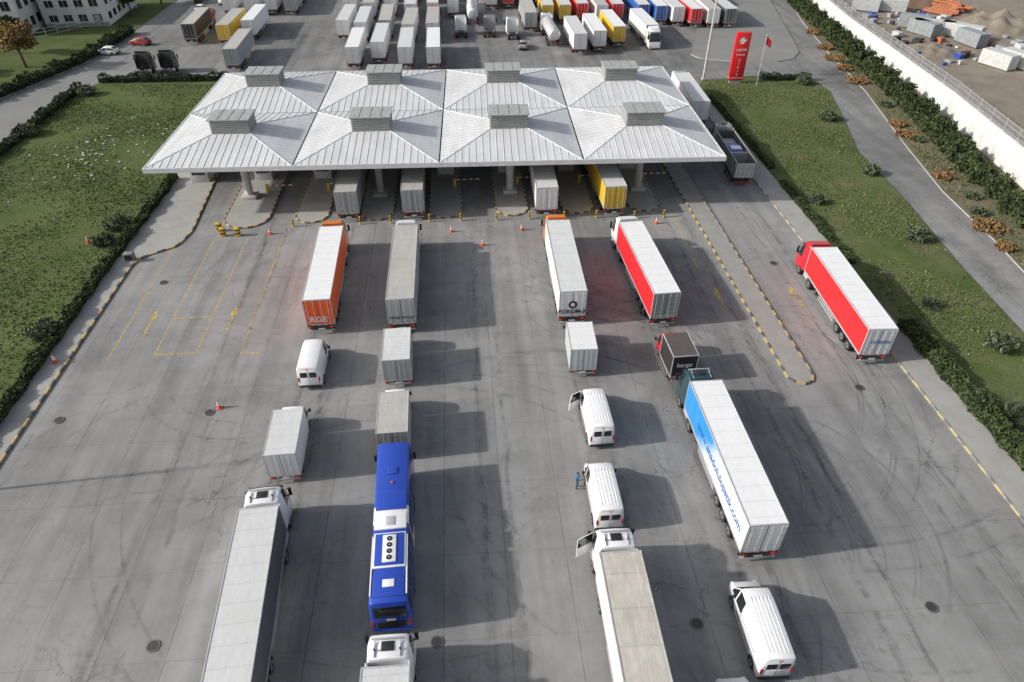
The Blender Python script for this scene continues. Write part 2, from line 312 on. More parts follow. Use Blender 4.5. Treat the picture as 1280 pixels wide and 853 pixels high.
# ------------------------------------------------------------------ ground
def poly(name,pts,z,mat,z0=None,skirt=None):
    b=MB(); n=len(pts)
    ar=sum(pts[i][0]*pts[(i+1)%n][1]-pts[(i+1)%n][0]*pts[i][1] for i in range(n))
    if ar<0: pts=pts[::-1]
    b.add([(x,y,z) for x,y in pts],[tuple(range(n))],mat)
    if z0 is not None:
        vs=[(x,y,z) for x,y in pts]+[(x,y,z0) for x,y in pts]
        b.add(vs,[(i,n+i,n+(i+1)%n,(i+1)%n) for i in range(n)],skirt or mat)
    return b.done(name,smooth=0)
def concrete():
    n=NT('yard_concrete'); x,y,z=n.xyz()
    big=n.rng(n.noise(.045,5,.6,dist=.6),.35,.68,0,1); mid=n.rng(n.noise(.35,6,.65),.35,.7,0,1); fine=n.noise(9,5,.7)
    st=n.rng(n.noise(1,5,.6,n.scaled((.55,.03,1))),.4,.68,0,1)
    xs=n.math('DIVIDE',n.math('ADD',x,2.6),4.1); ys=n.math('DIVIDE',y,6.0)
    wn=n.t.nodes.new('ShaderNodeTexWhiteNoise'); wn.noise_dimensions='2D'; cb=n.t.nodes.new('ShaderNodeCombineXYZ')
    n.lk(n.math('FLOOR',xs),cb.inputs[0]); n.lk(n.math('FLOOR',ys),cb.inputs[1]); n.lk(cb.outputs[0],wn.inputs['Vector'])
    v=n.math('ADD',.225,n.math('MULTIPLY',big,.085)); v=n.math('SUBTRACT',v,n.math('MULTIPLY',st,.06)); v=n.math('ADD',v,n.math('MULTIPLY',n.math('SUBTRACT',mid,.5),.055))
    v=n.math('ADD',v,n.math('MULTIPLY',n.math('SUBTRACT',fine,.5),.08)); v=n.math('ADD',v,n.math('MULTIPLY',n.math('SUBTRACT',wn.outputs['Value'],.5),.025))
    # deeper canopy shade painted into the floor colour; darker asphalt in rear truck park
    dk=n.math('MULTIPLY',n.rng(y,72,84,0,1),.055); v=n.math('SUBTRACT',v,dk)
    wob=n.math('MULTIPLY',n.math('SUBTRACT',n.noise(.8,3),.5),.02)
    jx=n.math('LESS_THAN',n.math('ABSOLUTE',n.math('SUBTRACT',n.math('FRACT',n.math('ADD',n.math('ADD',xs,wob),.5)),.5)),.009)
    jy=n.math('LESS_THAN',n.math('ABSOLUTE',n.math('SUBTRACT',n.math('FRACT',n.math('ADD',ys,wob)),.5)),.0055)
    j=n.math('MAXIMUM',jx,n.math('MULTIPLY',jy,.6)); j=n.math('MULTIPLY',j,n.rng(n.noise(.5,3),.35,.6,.15,.6))
    v=n.math('MULTIPLY',v,n.math('SUBTRACT',1,n.math('MULTIPLY',j,.6)))
    ob=n.rng(n.noise(.55,4,.7,dist=.8),.63,.75,0,.35); v=n.math('MULTIPLY',v,n.math('SUBTRACT',1,ob))
    # faint scuffed swirls left by turning wheels
    sw=n.noise(.22,3,.5,dist=2.2); sw2=n.math('ABSOLUTE',n.math('SUBTRACT',sw,.5)); sw3=n.math('MULTIPLY',n.rng(sw2,0,.018,1,0),n.rng(n.noise(.09,3),.45,.6,0,.2)); v=n.math('MULTIPLY',v,n.math('SUBTRACT',1,sw3))
    vo=n.t.nodes.new('ShaderNodeTexVoronoi'); vo.feature='DISTANCE_TO_EDGE'; vo.inputs['Scale'].default_value=.11
    wv=n.t.nodes.new('ShaderNodeVectorMath'); wv.operation='ADD'; nz=n.t.nodes.new('ShaderNodeTexNoise'); nz.inputs['Scale'].default_value=.6; n.lk(n.co,nz.inputs['Vector'])
    sc=n.t.nodes.new('ShaderNodeVectorMath'); sc.operation='SCALE'; n.lk(nz.outputs['Color'],sc.inputs[0]); sc.inputs['Scale'].default_value=3
    n.lk(n.co,wv.inputs[0]); n.lk(sc.outputs[0],wv.inputs[1]); n.lk(wv.outputs[0],vo.inputs['Vector'])
    ck=n.math('MULTIPLY',n.math('LESS_THAN',vo.outputs['Distance'],.004),n.rng(n.noise(.1,2),.5,.6,0,.3)); v=n.math('MULTIPLY',v,n.math('SUBTRACT',1,ck))
    c=n.mix(1,n.gray(v),(1.0,.995,.975),'MULTIPLY'); n.lk(c,n.b.inputs['Base Color']); n.b.inputs['Roughness'].default_value=.85; n.b.inputs['Specular IOR Level'].default_value=.3
    n.bump(fine,.15,.01); return n.m
def soil(name,a,b_,sc=.25,bs=.08):
    n=NT(name); f=n.rng(n.noise(sc,8,.7),.35,.68,0,1); g=n.noise(6,5,.7)
    c=n.mix(f,a,b_); c=n.mix(n.rng(g,.4,.7,0,.4),c,tuple(k*.45 for k in a)); n.lk(c,n.b.inputs['Base Color']); n.b.inputs['Roughness'].default_value=.95; n.bump(g,.6,bs); return n.m
def grassmat():
    n=NT('grass_turf'); f=n.rng(n.noise(.12,6,.65,dist=.4),.38,.66,0,1); f2=n.rng(n.noise(.22,8,.75),.42,.66,0,1); g=n.noise(5,6,.75); x,y,z=n.xyz()
    c=n.mix(f,(.07,.105,.03),(.115,.155,.048)); c=n.mix(n.math('MULTIPLY',f2,n.rng(x,-40,40,.5,.9)),c,(.165,.155,.085)); c=n.mix(n.rng(g,.42,.68,0,.6),c,(.035,.052,.02))
    n.lk(c,n.b.inputs['Base Color']); n.b.inputs['Roughness'].default_value=.95; n.b.inputs['Specular IOR Level'].default_value=.1; n.bump(g,.7,.08); return n.m
CONC=concrete(); DIRT=soil('bare_dirt',(.2,.165,.125),(.3,.26,.21)); GR=grassmat(); SOILG=soil('weedy_soil',(.11,.115,.06),(.19,.155,.1),.35,.03)
PAV=M('pavement_concrete',(.33,.325,.305),.85,.1,.6,bump=.1); KERB=M('kerb_stone',(.42,.41,.39),.85,.15,2)
ASPH=soil('old_asphalt',(.2,.2,.195),(.25,.25,.24),.15,.01)
b=MB(); b.add([(-1500,-600,-.03),(1500,-600,-.03),(1500,2500,-.03),(-1500,2500,-.03)],[(0,1,2,3)],DIRT); b.done('ground',smooth=0)
poly('yard_pavement',[(-66,-40),(60,-40),(66,35),(69.3,60),(71.5,74),(75.5,100),(78,125),(80,145),(83,165),(90,200),(92,300),(-90,300),(-66,200)],0,CONC)
poly('access_road',[(-140,0),(-60,0),(-66,92),(-66,200),(-66,300),(-120,300),(-120,60)],.005,ASPH)
poly('lawn',[(-66,-20),(-39,-20),(-39,88),(-39.5,100),(-41,126),(-50,128),(-63,128),(-66,122)],.12,GR,-.01,KERB)
poly('lawn',[(41,-20),(50,-20),(51,35),(52,47),(53,59),(55,74),(56,89),(59.5,101),(63,114),(62.5,119),(60,121.5),(52,122.5),(42,120),(40.8,116)],.12,GR,-.01,KERB)
poly('lawn',[(-160,40),(-96,80),(-84.5,106),(-77,120),(-70.8,139),(-68.8,174),(-69,200),(-160,200)],.12,GR,-.01,KERB)
SL=[(52,-20),(56,30),(58,50),(60,64),(61,76),(64,91),(69,113),(73,139),(77,160),(82,179),(86,200)]
WL=[(62,-10),(66,35),(69,60),(71.5,74),(75.5,100),(78,125),(80,145),(83,165),(90,200)]
poly('planting_strip',SL+WL[::-1],.12,SOILG,-.01,KERB)
poly('walkway',[(-39,-20),(-36.6,-20),(-36.6,65.6),(-35.9,67.4),(-32.9,69.5),(-32.2,72.7),(-33.2,88),(-33.2,108),(-39,108)],.14,PAV,-.01)
poly('walkway',[(38.1,-20),(40.9,-20),(40.8,118),(38.8,118),(38.8,97),(38.2,80)],.14,PAV,-.01)
def arc(cx,cy,r,a0,a1,n=8): return [(cx+r*math.cos(math.radians(a0+(a1-a0)*i/n)),cy+r*math.sin(math.radians(a0+(a1-a0)*i/n))) for i in range(n+1)]
med=[(27.45,112),(27.45,42.9)]+arc(28.5,42.9,1.05,180,360)+[(29.55,112)]
poly('median_strip',med,.14,M('median_concrete',(.29,.285,.265),.9,.1,.7,bump=.1),-.01)
poly('paved_island',[(61,182),(50,150),(45,136),(46,133.5),(52,131),(60,130.2),(64,132),(67,136.5),(77,179)],.13,ASPH,-.01,KERB)
# painted kerbs
def kerbpaint(name,a,amt):
    n=NT(name); f=n.rng(n.noise(1.5,6,.7),.4,.65,1,1-amt); n.lk(n.mix(f,(.33,.32,.29),a),n.b.inputs['Base Color']); n.b.inputs['Roughness'].default_value=.8; return n.m
KY=kerbpaint('kerb_yellow_paint',(.52,.38,.1),.6); KB=kerbpaint('kerb_black_paint',(.06,.06,.06),.55)
KY2=kerbpaint('kerb_yellow_worn',(.5,.4,.18),.95); KB2=kerbpaint('kerb_black_worn',(.16,.16,.15),.95)
def painted_kerb(name,line,seg=.9,w=.2,h=.15,close=False,ma=None,mb=None):
    ma=ma or KY; mb=mb or KB
    b=MB(); P=[Vector((*p,0)) for p in line]
    if close: P.append(P[0])
    out=[P[0]]; acc=0
    d=[0]
    for i in range(1,len(P)): d.append(d[-1]+(P[i]-P[i-1]).length)
    n=max(2,int(d[-1]/seg)); pts=[]
    for k in range(n+1):
        t=d[-1]*k/n; i=1
        while i<len(d)-1 and d[i]<t: i+=1
        u=(t-d[i-1])/max(1e-6,d[i]-d[i-1]); pts.append(P[i-1].lerp(P[i],u))
    for k in range(n):
        a,c=pts[k],pts[k+1]; t=(c-a).normalized(); nn=Vector((-t.y,t.x,0))*w/2; a2=a+t*.004; c2=c-t*.004
        vs=[a2-nn,c2-nn,c2+nn,a2+nn]; vs=vs+[v+Vector((0,0,h)) for v in vs]
        b.add(vs,[(0,3,2,1),(4,5,6,7),(0,1,5,4),(1,2,6,5),(2,3,7,6),(3,0,4,7)],ma if k%2 else mb)
    return b.done(name,smooth=0)
painted_kerb('painted_kerb',[(-33.2,108),(-33.1,88),(-32.1,72.7),(-32.8,69.4),(-35.8,67.3),(-36.5,65.6),(-36.5,10)],.95,h=.16,w=.17)
painted_kerb('painted_kerb',[(38.75,115),(38.75,97),(38.1,80),(38.05,10)],.95,w=.16,h=.16,ma=KY2,mb=KB2)
painted_kerb('painted_kerb',[(27.35,110),(27.35,42.9)]+arc(28.5,42.9,1.15,180,360)+[(29.65,66)],.8,h=.16,w=.18)
painted_kerb('painted_kerb',[(29.65,66),(29.65,110)],.8,h=.16,w=.16,ma=KY2,mb=KB2)
for i,x in enumerate((-26.4,-18.7,-10.9,-2.6,5.5,13.6,21.9)):
    w=1.9 if i else 2.6
    pts=arc(x,75.6,w,180,360,12)+[(x+w,108),(x-w,108)]
    poly('toll_island',pts,.15,PAV,-.01)
    painted_kerb('painted_kerb',[(x-w-.05,107)]+arc(x,75.6,w+.05,180,360,12)+[(x+w+.05,107)],.6,h=.18,w=.16)
def worn(name,col,amt=.55,lo=.35,hi=.6,sc=3):
    n=NT(name); tr=n.t.nodes.new('ShaderNodeBsdfTransparent'); mx=n.t.nodes.new('ShaderNodeMixShader')
    n.b.inputs['Base Color'].default_value=(*col,1); n.b.inputs['Roughness'].default_value=.85; n.b.inputs['Specular IOR Level'].default_value=.2
    f=n.rng(n.noise(sc,6,.7),lo,hi,0,amt); n.lk(f,mx.inputs[0]); n.lk(tr.outputs[0],mx.inputs[1]); n.lk(n.b.outputs[0],mx.inputs[2]); n.lk(mx.outputs[0],n.out.inputs[0]); return n.m
YP=worn('worn_yellow_marking',(.6,.45,.12),.95); WP=worn('worn_white_marking',(.6,.6,.58),.5); TM=worn('tyre_mark',(.07,.07,.07),.2,.4,.7,.8); TM2=worn('skid_mark',(.06,.06,.06),.25,.4,.68,.35)
def strip(b,pts,w,z,m):
    P=[Vector((*p,0)) for p in pts]; L=[];R=[]
    for i,p in enumerate(P):
        t=(P[min(i+1,len(P)-1)]-P[max(i-1,0)]).normalized(); nn=Vector((-t.y,t.x,0))*w/2; L.append((*(p+nn)[:2],z)); R.append((*(p-nn)[:2],z))
    n=len(P); b.add(L+R,[(i,n+i,n+i+1,i+1) for i in range(n-1)],m)
b=MB()
for x in (-33,-29,-25.3,-21.2): strip(b,[(x,49.5),(x,71)],.13,.009,YP)
strip(b,[(-29,50),(-25.3,50)],.16,.012,YP); strip(b,[(-29,55.5),(-25.3,55.5)],.16,.013,YP); strip(b,[(-21.2,49.6),(-19.4,49.6)],.15,.012,YP)
for (x,y) in ((-31,53),(-23.3,53),(33,52.6),(25.2,53)):
    b.add([(x-.11,y,.01),(x+.11,y,.01),(x+.11,y+2.6,.01),(x-.11,y+2.6,.01)],[(0,1,2,3)],YP)
    b.add([(x-.42,y+2.6,.01),(x+.42,y+2.6,.01),(x,y+4.2,.01)],[(0,1,2)],YP)
for x in (-17.8,-10.6,1.5,13.7,22.5):
    y=56
    while y<72: strip(b,[(x,y),(x,y+1.6)],.12,.009,WP if x<20 else YP); y+=4
strip(b,[(24.5,60),(24.9,73)],.12,.009,YP); strip(b,[(30.0,48),(30.0,72)],.1,.009,WP)
b.done('road_marking',smooth=0)
b=MB(); zz=.014
def clipstrip(pts,w,m):
    global zz
    pts2=[]
    for p in pts:
        ok=-36<p[0]<37.7 and 8<p[1]<73 and not (27<p[0]<30.1 and p[1]>41)
        if ok: pts2.append(p)
        elif pts2: break
    if len(pts2)>3: strip(b,pts2,w,zz,m); zz+=.00025
for k in range(40):
    r=random.uniform(7,26); cx=random.choice([random.uniform(18,36),random.uniform(-30,-16),random.uniform(-10,24)]); cy=random.uniform(20,62)
    a0=random.uniform(0,360); da=random.uniform(25,80)
    for off in (0,1.9): clipstrip(arc(cx,cy,r+off,a0,a0+da,24),random.uniform(.16,.3),TM)
for k in range(13):
    r=random.uniform(9,20); cx=random.uniform(18,34)-r*random.choice((.3,.6,1.0)); cy=random.uniform(18,46); a0=random.uniform(-70,30); da=random.uniform(35,85)
    for off in (0,.34,2.0): clipstrip(arc(cx,cy,r+off,a0,a0+da,26),random.uniform(.12,.26),TM2)
for k in range(8):
    r=random.uniform(10,22); cx=random.uniform(-34,-12)+r*.6; cy=random.uniform(48,66); a0=random.uniform(120,200); da=random.uniform(20,50)
    for off in (0,.3,2.0): clipstrip(arc(cx,cy,r+off,a0,a0+da,22),random.uniform(.1,.2),TM2 if k%2 else TM)
for k in range(9):
    r=random.uniform(8,16); cx=random.uniform(14,26); cy=random.uniform(60,70); a0=random.uniform(180,250); da=random.uniform(30,70)
    for off in (0,.3,2.0): clipstrip(arc(cx,cy,r+off,a0,a0+da,22),random.uniform(.1,.2),TM2)
for x in (-14.3,-6.4,1.4,9.5,17.6,-22.4,24.9,34):
    for s_ in (-1,1):
        for q in range(2):
            pts=[(x+s_*(.98)+random.uniform(-.25,.25)+.3*math.sin(y*.07+q+x),y) for y in np.linspace(10,73,30)]
            strip(b,pts,random.uniform(.25,.5),zz,TM); zz+=.00025
b.done('tyre_marks',smooth=0)
b=MB(); MH=M('manhole_iron',(.045,.043,.04),.6,.3,8)
for x,y in ((-20,22),(-3,21),(28,21),(13,21),(-34,42),(-22,42),(-32,62),(33,41),(36.9,58),(33,61)):
    b.cyl((x,y,.03),.40,.06,M('manhole_frame',(.14,.14,.135),.8),n=20); b.cyl((x,y,.035),.33,.06,MH,n=20)
b.done('manhole_cover')
# ------------------------------------------------------------------ canopy
def roofsheet():
    n=NT('roof_metal_sheet'); f=n.rng(n.noise(.25,6,.65),.35,.7,0,1); s=n.rng(n.noise(1,5,.65,n.scaled((1.2,.12,.1))),.4,.72,0,1); x,y,z=n.xyz()
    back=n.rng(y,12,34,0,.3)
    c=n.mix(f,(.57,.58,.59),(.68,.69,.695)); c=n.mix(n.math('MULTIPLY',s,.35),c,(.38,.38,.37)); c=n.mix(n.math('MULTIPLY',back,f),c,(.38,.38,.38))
    n.lk(c,n.b.inputs['Base Color']); n.b.inputs['Roughness'].default_value=.6; n.bump(n.noise(2,3),.1); return n.m
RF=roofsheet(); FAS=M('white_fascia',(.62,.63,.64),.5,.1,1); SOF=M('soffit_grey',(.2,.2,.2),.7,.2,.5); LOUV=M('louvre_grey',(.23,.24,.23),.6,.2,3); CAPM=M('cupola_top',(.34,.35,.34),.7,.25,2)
cp=bpy.data.objects.new('toll_canopy',None); S.collection.objects.link(cp); cp.location=(-2.95,74.9,0); cp.rotation_euler=(0,0,math.radians(-1.3))
b=MB(); MW=16.83; MD=17.0; z0=6.55; z1=7.75; bx,by=2.35,1.65
for i in range(4):
    for j in range(2):
        cx=(i-1.5)*MW; cy=(j+.5)*MD; hx=MW/2-.08; hy=MD/2-.05
        e=[(cx-hx,cy-hy,z0),(cx+hx,cy-hy,z0),(cx+hx,cy+hy,z0),(cx-hx,cy+hy,z0)]; t=[(cx-bx,cy-by,z1),(cx+bx,cy-by,z1),(cx+bx,cy+by,z1),(cx-bx,cy+by,z1)]
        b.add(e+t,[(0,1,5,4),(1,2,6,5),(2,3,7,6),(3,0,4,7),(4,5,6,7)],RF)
        for axis in (0,1):
            H1,B1,H2,B2=(hx,bx,hy,by) if axis==0 else (hy,by,hx,bx)
            n_=int(2*H1/.82); 
            for k in range(1,n_):
                u=-H1+k*2*H1/n_; tm=min(1,(H1-abs(u))/(H1-B1))
                for sg in (-1,1):
                    def pt(uu,t_,up): 
                        w_=sg*(H2-t_*(H2-B2)); z=z0+t_*(z1-z0)+up
                        return (cx+uu,cy+w_,z) if axis==0 else (cx+w_,cy+uu,z)
                    q=.025
                    V=[pt(u-q,0,0),pt(u+q,0,0),pt(u+q,tm,0),pt(u-q,tm,0),pt(u-q,0,.045),pt(u+q,0,.045),pt(u+q,tm,.045),pt(u-q,tm,.045)]
                    b.add(V,[(4,5,6,7),(0,1,5,4),(1,2,6,5),(2,3,7,6),(3,0,4,7)],RF)
        for (p,q) in zip(e,t): b.tube(Vector(p)+Vector((0,0,.01)),Vector(q)+Vector((0,0,.01)),.06,FAS,6)
        b.box(cx-bx+.1,cx+bx-.1,cy-by+.1,cy+by-.1,z1-.1,z1+1.65,LOUV)
        for k in range(7): b.box(cx-bx+.02,cx+bx-.02,cy-by+.02,cy+by-.02,z1+.05+k*.22,z1+.13+k*.22,M('louvre_slat',(.36,.37,.36),.5,.15))
        b.bbox(cx-bx-.15,cx+bx+.15,cy-by-.15,cy+by+.15,z1+1.65,z1+1.8,CAPM,.03,1)
        for k in (-1,0,1): b.box(cx+k*1.3-.04,cx+k*1.3+.04,cy-by-.1,cy+by+.1,z1+1.8,z1+1.83,LOUV)
X=2*MW
b.box(-X+.05,X-.05,.05,2*MD-.05,z0-.5,z0-.42,SOF)
GUT=M('gutter_dark',(.09,.09,.09),.7)
b.box(-X+.1,X-.1,.1,2*MD-.1,z0-.3,z0-.22,GUT)
b.box(-X,X,-.06,.06,z0-.5,z0+.06,FAS); b.box(-X,X,2*MD-.06,2*MD+.06,z0-.5,z0+.06,FAS)
for sx in (-1,1): b.box(sx*X-.06,sx*X+.06,-.062,2*MD+.062,z0-.501,z0+.061,FAS)
b.done('roof',parent=cp,smooth=0)
b=MB(); COL=M('column_concrete',(.45,.44,.42),.8,.15,1)
for x in (-27.3,-10.9,5.5,21.9):
    for y in (5.4,17,28.5):
        b.cyl((x+2.95,y+(-.0),3.05),.48,6.0,COL,n=24); b.bbox(x+2.95-.9,x+2.95+.9,y-.9,y+.9,.1,.55,COL,.04); b.cyl((x+2.95,y,5.85),.5,.5,COL,n=24,r2=1.0)
b.done('columns',parent=cp)
BW=M('booth_panel',(.5,.5,.48),.5,.1); 
for i,x in enumerate((-34.6,-26.4,-18.7,-2.6,5.5,13.6,21.9)):
    for y in (85.5,):
        b=MB(); w=1.1; 
        b.bbox(-w,w,0,4.6,.14,2.9,BW,.03); b.box(-w-.012,w+.012,.4,4.2,1.15,2.2,GLASS); b.box(-w+.25,w-.25,-.012,4.612,1.15,2.2,GLASS)
        for yy in (1.3,2.3,3.3): b.box(-w-.03,w+.03,yy,yy+.1,1.15,2.2,BW)
        b.bbox(-w-.3,w+.3,-.3,4.9,2.9,3.08,FAS,.03)
        b.done('toll_booth',(x,y,0))
        if x>-30:
            b=MB(); b.bbox(-.18,.18,-.18,.18,.14,1.2,M('barrier_yellow',(.6,.42,.04),.5,.1),.03); 
            for k in range(7): b.box(.2+k*.42,.2+(k+1)*.42-.01,-.04,.04,1.0,1.1,RED if k%2 else WHITE)
            b.done('boom_barrier',(x+1.2,82,0))
BY=M('bollard_yellow',(.6,.38,.03),.5,.15,3); BK=M('bollard_black',(.03,.03,.03),.6)
b0=[(-28.2,71.4),(-26.5,71.3),(-28.9,72.6),(-20.5,73),(-16.9,73),(-12.7,73),(-9.1,73),(-4.5,73),(-.8,73),(3.5,72.8),(7.4,72.8),(11.6,72.5),(15.5,72.5),(20,72),(23.6,72)]
for k,(x,y) in enumerate(b0):
    b=MB()
    if k<3:
        b.bbox(-.28,.28,-.22,.22,0,1.05,BY,.05); b.bbox(-.285,.285,-.225,.225,.3,.5,BK,.02); b.bbox(-.285,.285,-.225,.225,.7,.88,BK,.02)
    else:
        b.cyl((0,0,.5),.11,1.0,BY,n=10); b.cyl((0,0,.45),.114,.18,BK,n=10); b.cyl((0,0,.8),.114,.14,BK,n=10)
    b.done('bollard',(x,y,.005))
CO=M('cone_orange',(.7,.1,.03),.5,.1)
for x,y in ((-21.3,42.5),(-37.4,49.4),(-22.9,71.4),(-43,70.7),(-1.9,70.4),(1.6,67.1),(6.3,70.2),(22.4,70.6)):
    b=MB(); b.bbox(-.22,.22,-.22,.22,0,.05,CO,.015); b.cyl((0,0,.45),.16,.8,CO,n=14,r2=.03); b.cyl((0,0,.42),.137,.16,WHITE,n=14,r2=.112); b.cyl((0,0,.66),.098,.12,WHITE,n=14,r2=.075)
    b.done('traffic_cone',(x,y,.14 if x<-37 else .01))
b=MB(); b.bbox(-.5,.5,-.35,.35,0,.9,M('cabinet_grey',(.2,.21,.22),.5),.03); b.box(-.4,.4,-.37,-.34,.2,.8,BLK); b.done('utility_cabinet',(-36.9,66.6,.14))
# ------------------------------------------------------------------ main vehicles
R_white=roofmat('roof_white',(.8,.805,.81),.16); R_beige=roofmat('roof_beige',(.5,.49,.455),.4); R_lite=roofmat('roof_light_grey',(.66,.67,.67),.28); R_dirty=roofmat('roof_dirty_cream',(.58,.55,.49),.6,2.2)
S_white=sidemat('side_white',(.74,.74,.73)); S_grey=sidemat('side_grey',(.32,.33,.33)); S_dgrey=sidemat('side_dark_grey',(.1,.105,.11)); S_or=sidemat('side_orange',(.88,.12,.015)); S_red=sidemat('side_red',(.68,.02,.025)); S_yel=sidemat('side_yellow',(.72,.46,.03)); S_blue=sidemat('side_blue',(.03,.13,.42)); S_black=sidemat('side_black',(.03,.03,.032))
S_bw=sidemat('side_blue_white',(.74,.75,.76),.4,(.02,.24,.6),(9.8,12.6))
P_or=paint('orange_paint',(.8,.22,.02)); P_red=paint('red_paint',(.55,.015,.03)); P_teal=paint('dark_teal_paint',(.02,.055,.07)); P_blk=paint('black_paint',(.02,.02,.022)); P_blue=paint('blue_paint',(.02,.065,.42)); P_yel=paint('yellow_paint',(.62,.4,.03)); P_gr=paint('grey_paint',(.3,.31,.32)); DT=M('decal_dark',(.03,.03,.05),.5); BT=M('decal_blue',(.02,.12,.4),.5)
GR_rear=sidemat('rear_greygreen',(.24,.3,.28))
o=semi((-14.1,51.9),-1.7,S_or,R_white,S_or,P_or); text(o,'lettering','RGE',.85,(-.1,-.06,1.8),'rear',WHITE)
o=semi((-6.5,51.5),-.4,S_grey,R_beige,sidemat('rear_grey',(.42,.43,.42)),WHITE); text(o,'lettering','METIN GROUP',.34,(0,-.06,1.9),'rear',DT)
o=semi((9.5,51.5),.9,S_white,R_lite,S_white,P_or); text(o,'lettering','FORUM-X',.62,(0,-.07,1.75),'rear',DT); 
bb=MB(); bb.cyl((0,-.06,2.55),.42,.01,DT,'y',20); bb.cyl((0,-.065,2.55),.2,.012,S_white,'y',20); bb.done('emblem',parent=o)
o=semi((18.1,50.6),-2.6,S_red,R_white,GR_rear,WHITE); text(o,'lettering','www.trans.com',.26,(0,-.06,1.5),'rear',WHITE)
o=semi((35.3,43.9),3.0,S_red,R_white,sidemat('rear_ltgrey',(.55,.57,.6)),P_red); text(o,'lettering','LOGISTIC',.42,(.2,-.06,2.6),'rear',BT)
o=semi((18.1,25.0),0,S_bw,R_white,S_white,P_teal,sideR=S_white,deflect=False); text(o,'lettering','www.anadolulojistik.com',.95,(-1.29,5.6,2.5),'left',BT)
semi((8.2,10.2),.6,S_white,R_dirty,S_white,WHITE,deflect=False,open_door=True)
semi((-13.45,15.2),-3.7,S_white,R_lite,S_white,WHITE,sideR=S_dgrey,deflect=False)
semi((-5.4,4.2),0,S_white,R_lite,S_white,WHITE,deflect=False)
semi((-14,73.5),-1,S_grey,R_beige,S_grey,WHITE); semi((-6.3,73.4),-1,S_grey,R_beige,S_grey,WHITE)
semi((9.5,72.8),1,S_white,R_lite,S_white,WHITE); semi((17.6,72.5),-1.5,S_yel,R_lite,S_yel,WHITE)
box_truck((-6.5,43.9),-1.5,S_grey,R_lite,sidemat('rear_grey2',(.35,.37,.37)),WHITE,4.4,2.35)
box_truck((-6.3,35.6),-1.5,S_grey,R_beige,S_grey,WHITE,4.5,2.35)
box_truck((-14.2,34.0),-2,S_white,R_lite,S_white,WHITE,4.7,2.3)
box_truck((9.4,44.1),2,sidemat('side_pale_green_grey',(.44,.48,.48)),R_white,sidemat('side_pale_green_grey',(.44,.48,.48)),WHITE,3.9,2.3)
o=box_truck((17.8,42.6),-2,S_black,roofmat('roof_brown',(.11,.095,.085),.4),S_black,P_red,3.2,2.2,rods=False); text(o,'lettering','kargo',.6,(0,-.06,2.2),'rear',WHITE)
van((-14.0,44.2),0,windows=False,ribs=False,L=5.3); van((9.6,35.7),-1,open_left=True,L=5.8); van((8.75,28.0),0,L=5.6,open_left=False); van((16.3,17.3),1.5,L=5.9); van((13.7,11.6),0)
# bus
b=MB(); st=[(0,1.1,.5,1.3,3.3,.98,.2),(.06,1.2,.4,1.3,3.45,1.06,.2)]; y=.2; ys=[.2]
while y<11.3: ys+= [y+1.25,y+1.37]; y+=1.37
for y in ys: st.append((y,1.26,.35,1.45,3.5,1.14,.2))
st+=[(11.85,1.25,.35,1.45,3.4,1.1,.25),(12.1,1.2,.4,1.2,2.9,1.08,.2),(12.2,1.1,.45,1.0,1.4,1.0,.15)]
def busfn(i,j):
    yy=st[i][0]
    if j==2 and 2<=i<len(st)-3 and i%2==0: return GLASS
    if i>=len(st)-3 and j in (4,5): return GLASS
    if 4.9<yy<5.9: return WHITE
b.loft(st,P_blue,busfn)
b.bbox(-.95,.95,-.035,.02,2.0,3.1,GLASS,.03); b.bbox(-.85,.85,-.03,.02,.8,1.55,BLK,.03)
b.bbox(-1.18,1.18,-.08,.06,.38,.6,P_blue,.03); b.box(-.28,.28,-.05,-.03,1.65,1.8,YPL)
b.bbox(-1.02,1.02,5.05,6.35,3.5,3.66,WHITE,.05); 
b.bbox(-1.0,1.0,2.3,4.8,3.5,3.62,WHITE,.05); b.bbox(-.9,.9,2.42,4.7,3.6,3.66,P_blue,.03); b.bbox(-.42,.42,2.6,4.55,3.64,3.74,WHITE,.04)
for k in range(4): b.cyl((0,2.9+k*.45,3.75),.17,.03,BLK,n=18); b.cyl((0,2.9+k*.45,3.76),.05,.03,GREYF,n=10)
b.bbox(-.95,.95,.4,2.0,3.5,3.57,P_blue,.03); b.bbox(-.35,.35,1.0,1.5,3.56,3.62,WHITE,.02)
b.bbox(-1.0,1.0,6.6,8.2,3.5,3.6,P_blue,.04); b.bbox(-.35,.35,9.6,10.2,3.52,3.6,P_blue,.03); b.bbox(-.3,.3,5.3,6.0,3.65,3.7,ALU,.02)
b.bbox(-.08,.08,8.8,8.95,3.52,3.62,CO,.02)
for sx in (-1,1):
    for yy in (2.9,9.3): b.cyl((sx*1.24,yy,.5),.6,.05,BLK,'x',22); b.wheel(sx*1.12,yy,.5,.32)
    xa,xb=sorted((sx*1.0,sx*1.17)); b.bbox(xa,xb,-.03,.05,1.0,1.6,RED,.03)
    xa,xb=sorted((sx*1.3,sx*1.5)); b.bbox(xa,xb,12.1,12.25,2.1,2.7,BLK,.03); b.tube((sx*1.05,12,3.1),(sx*1.4,12.15,2.7),.03,BLK)
    xa,xb=sorted((sx*1.02,sx*1.1)); b.box(xa,xb,.5,4.6,3.48,3.56,WHITE)
b.done('bus',(-5.6,21.7,YZ),2.0)
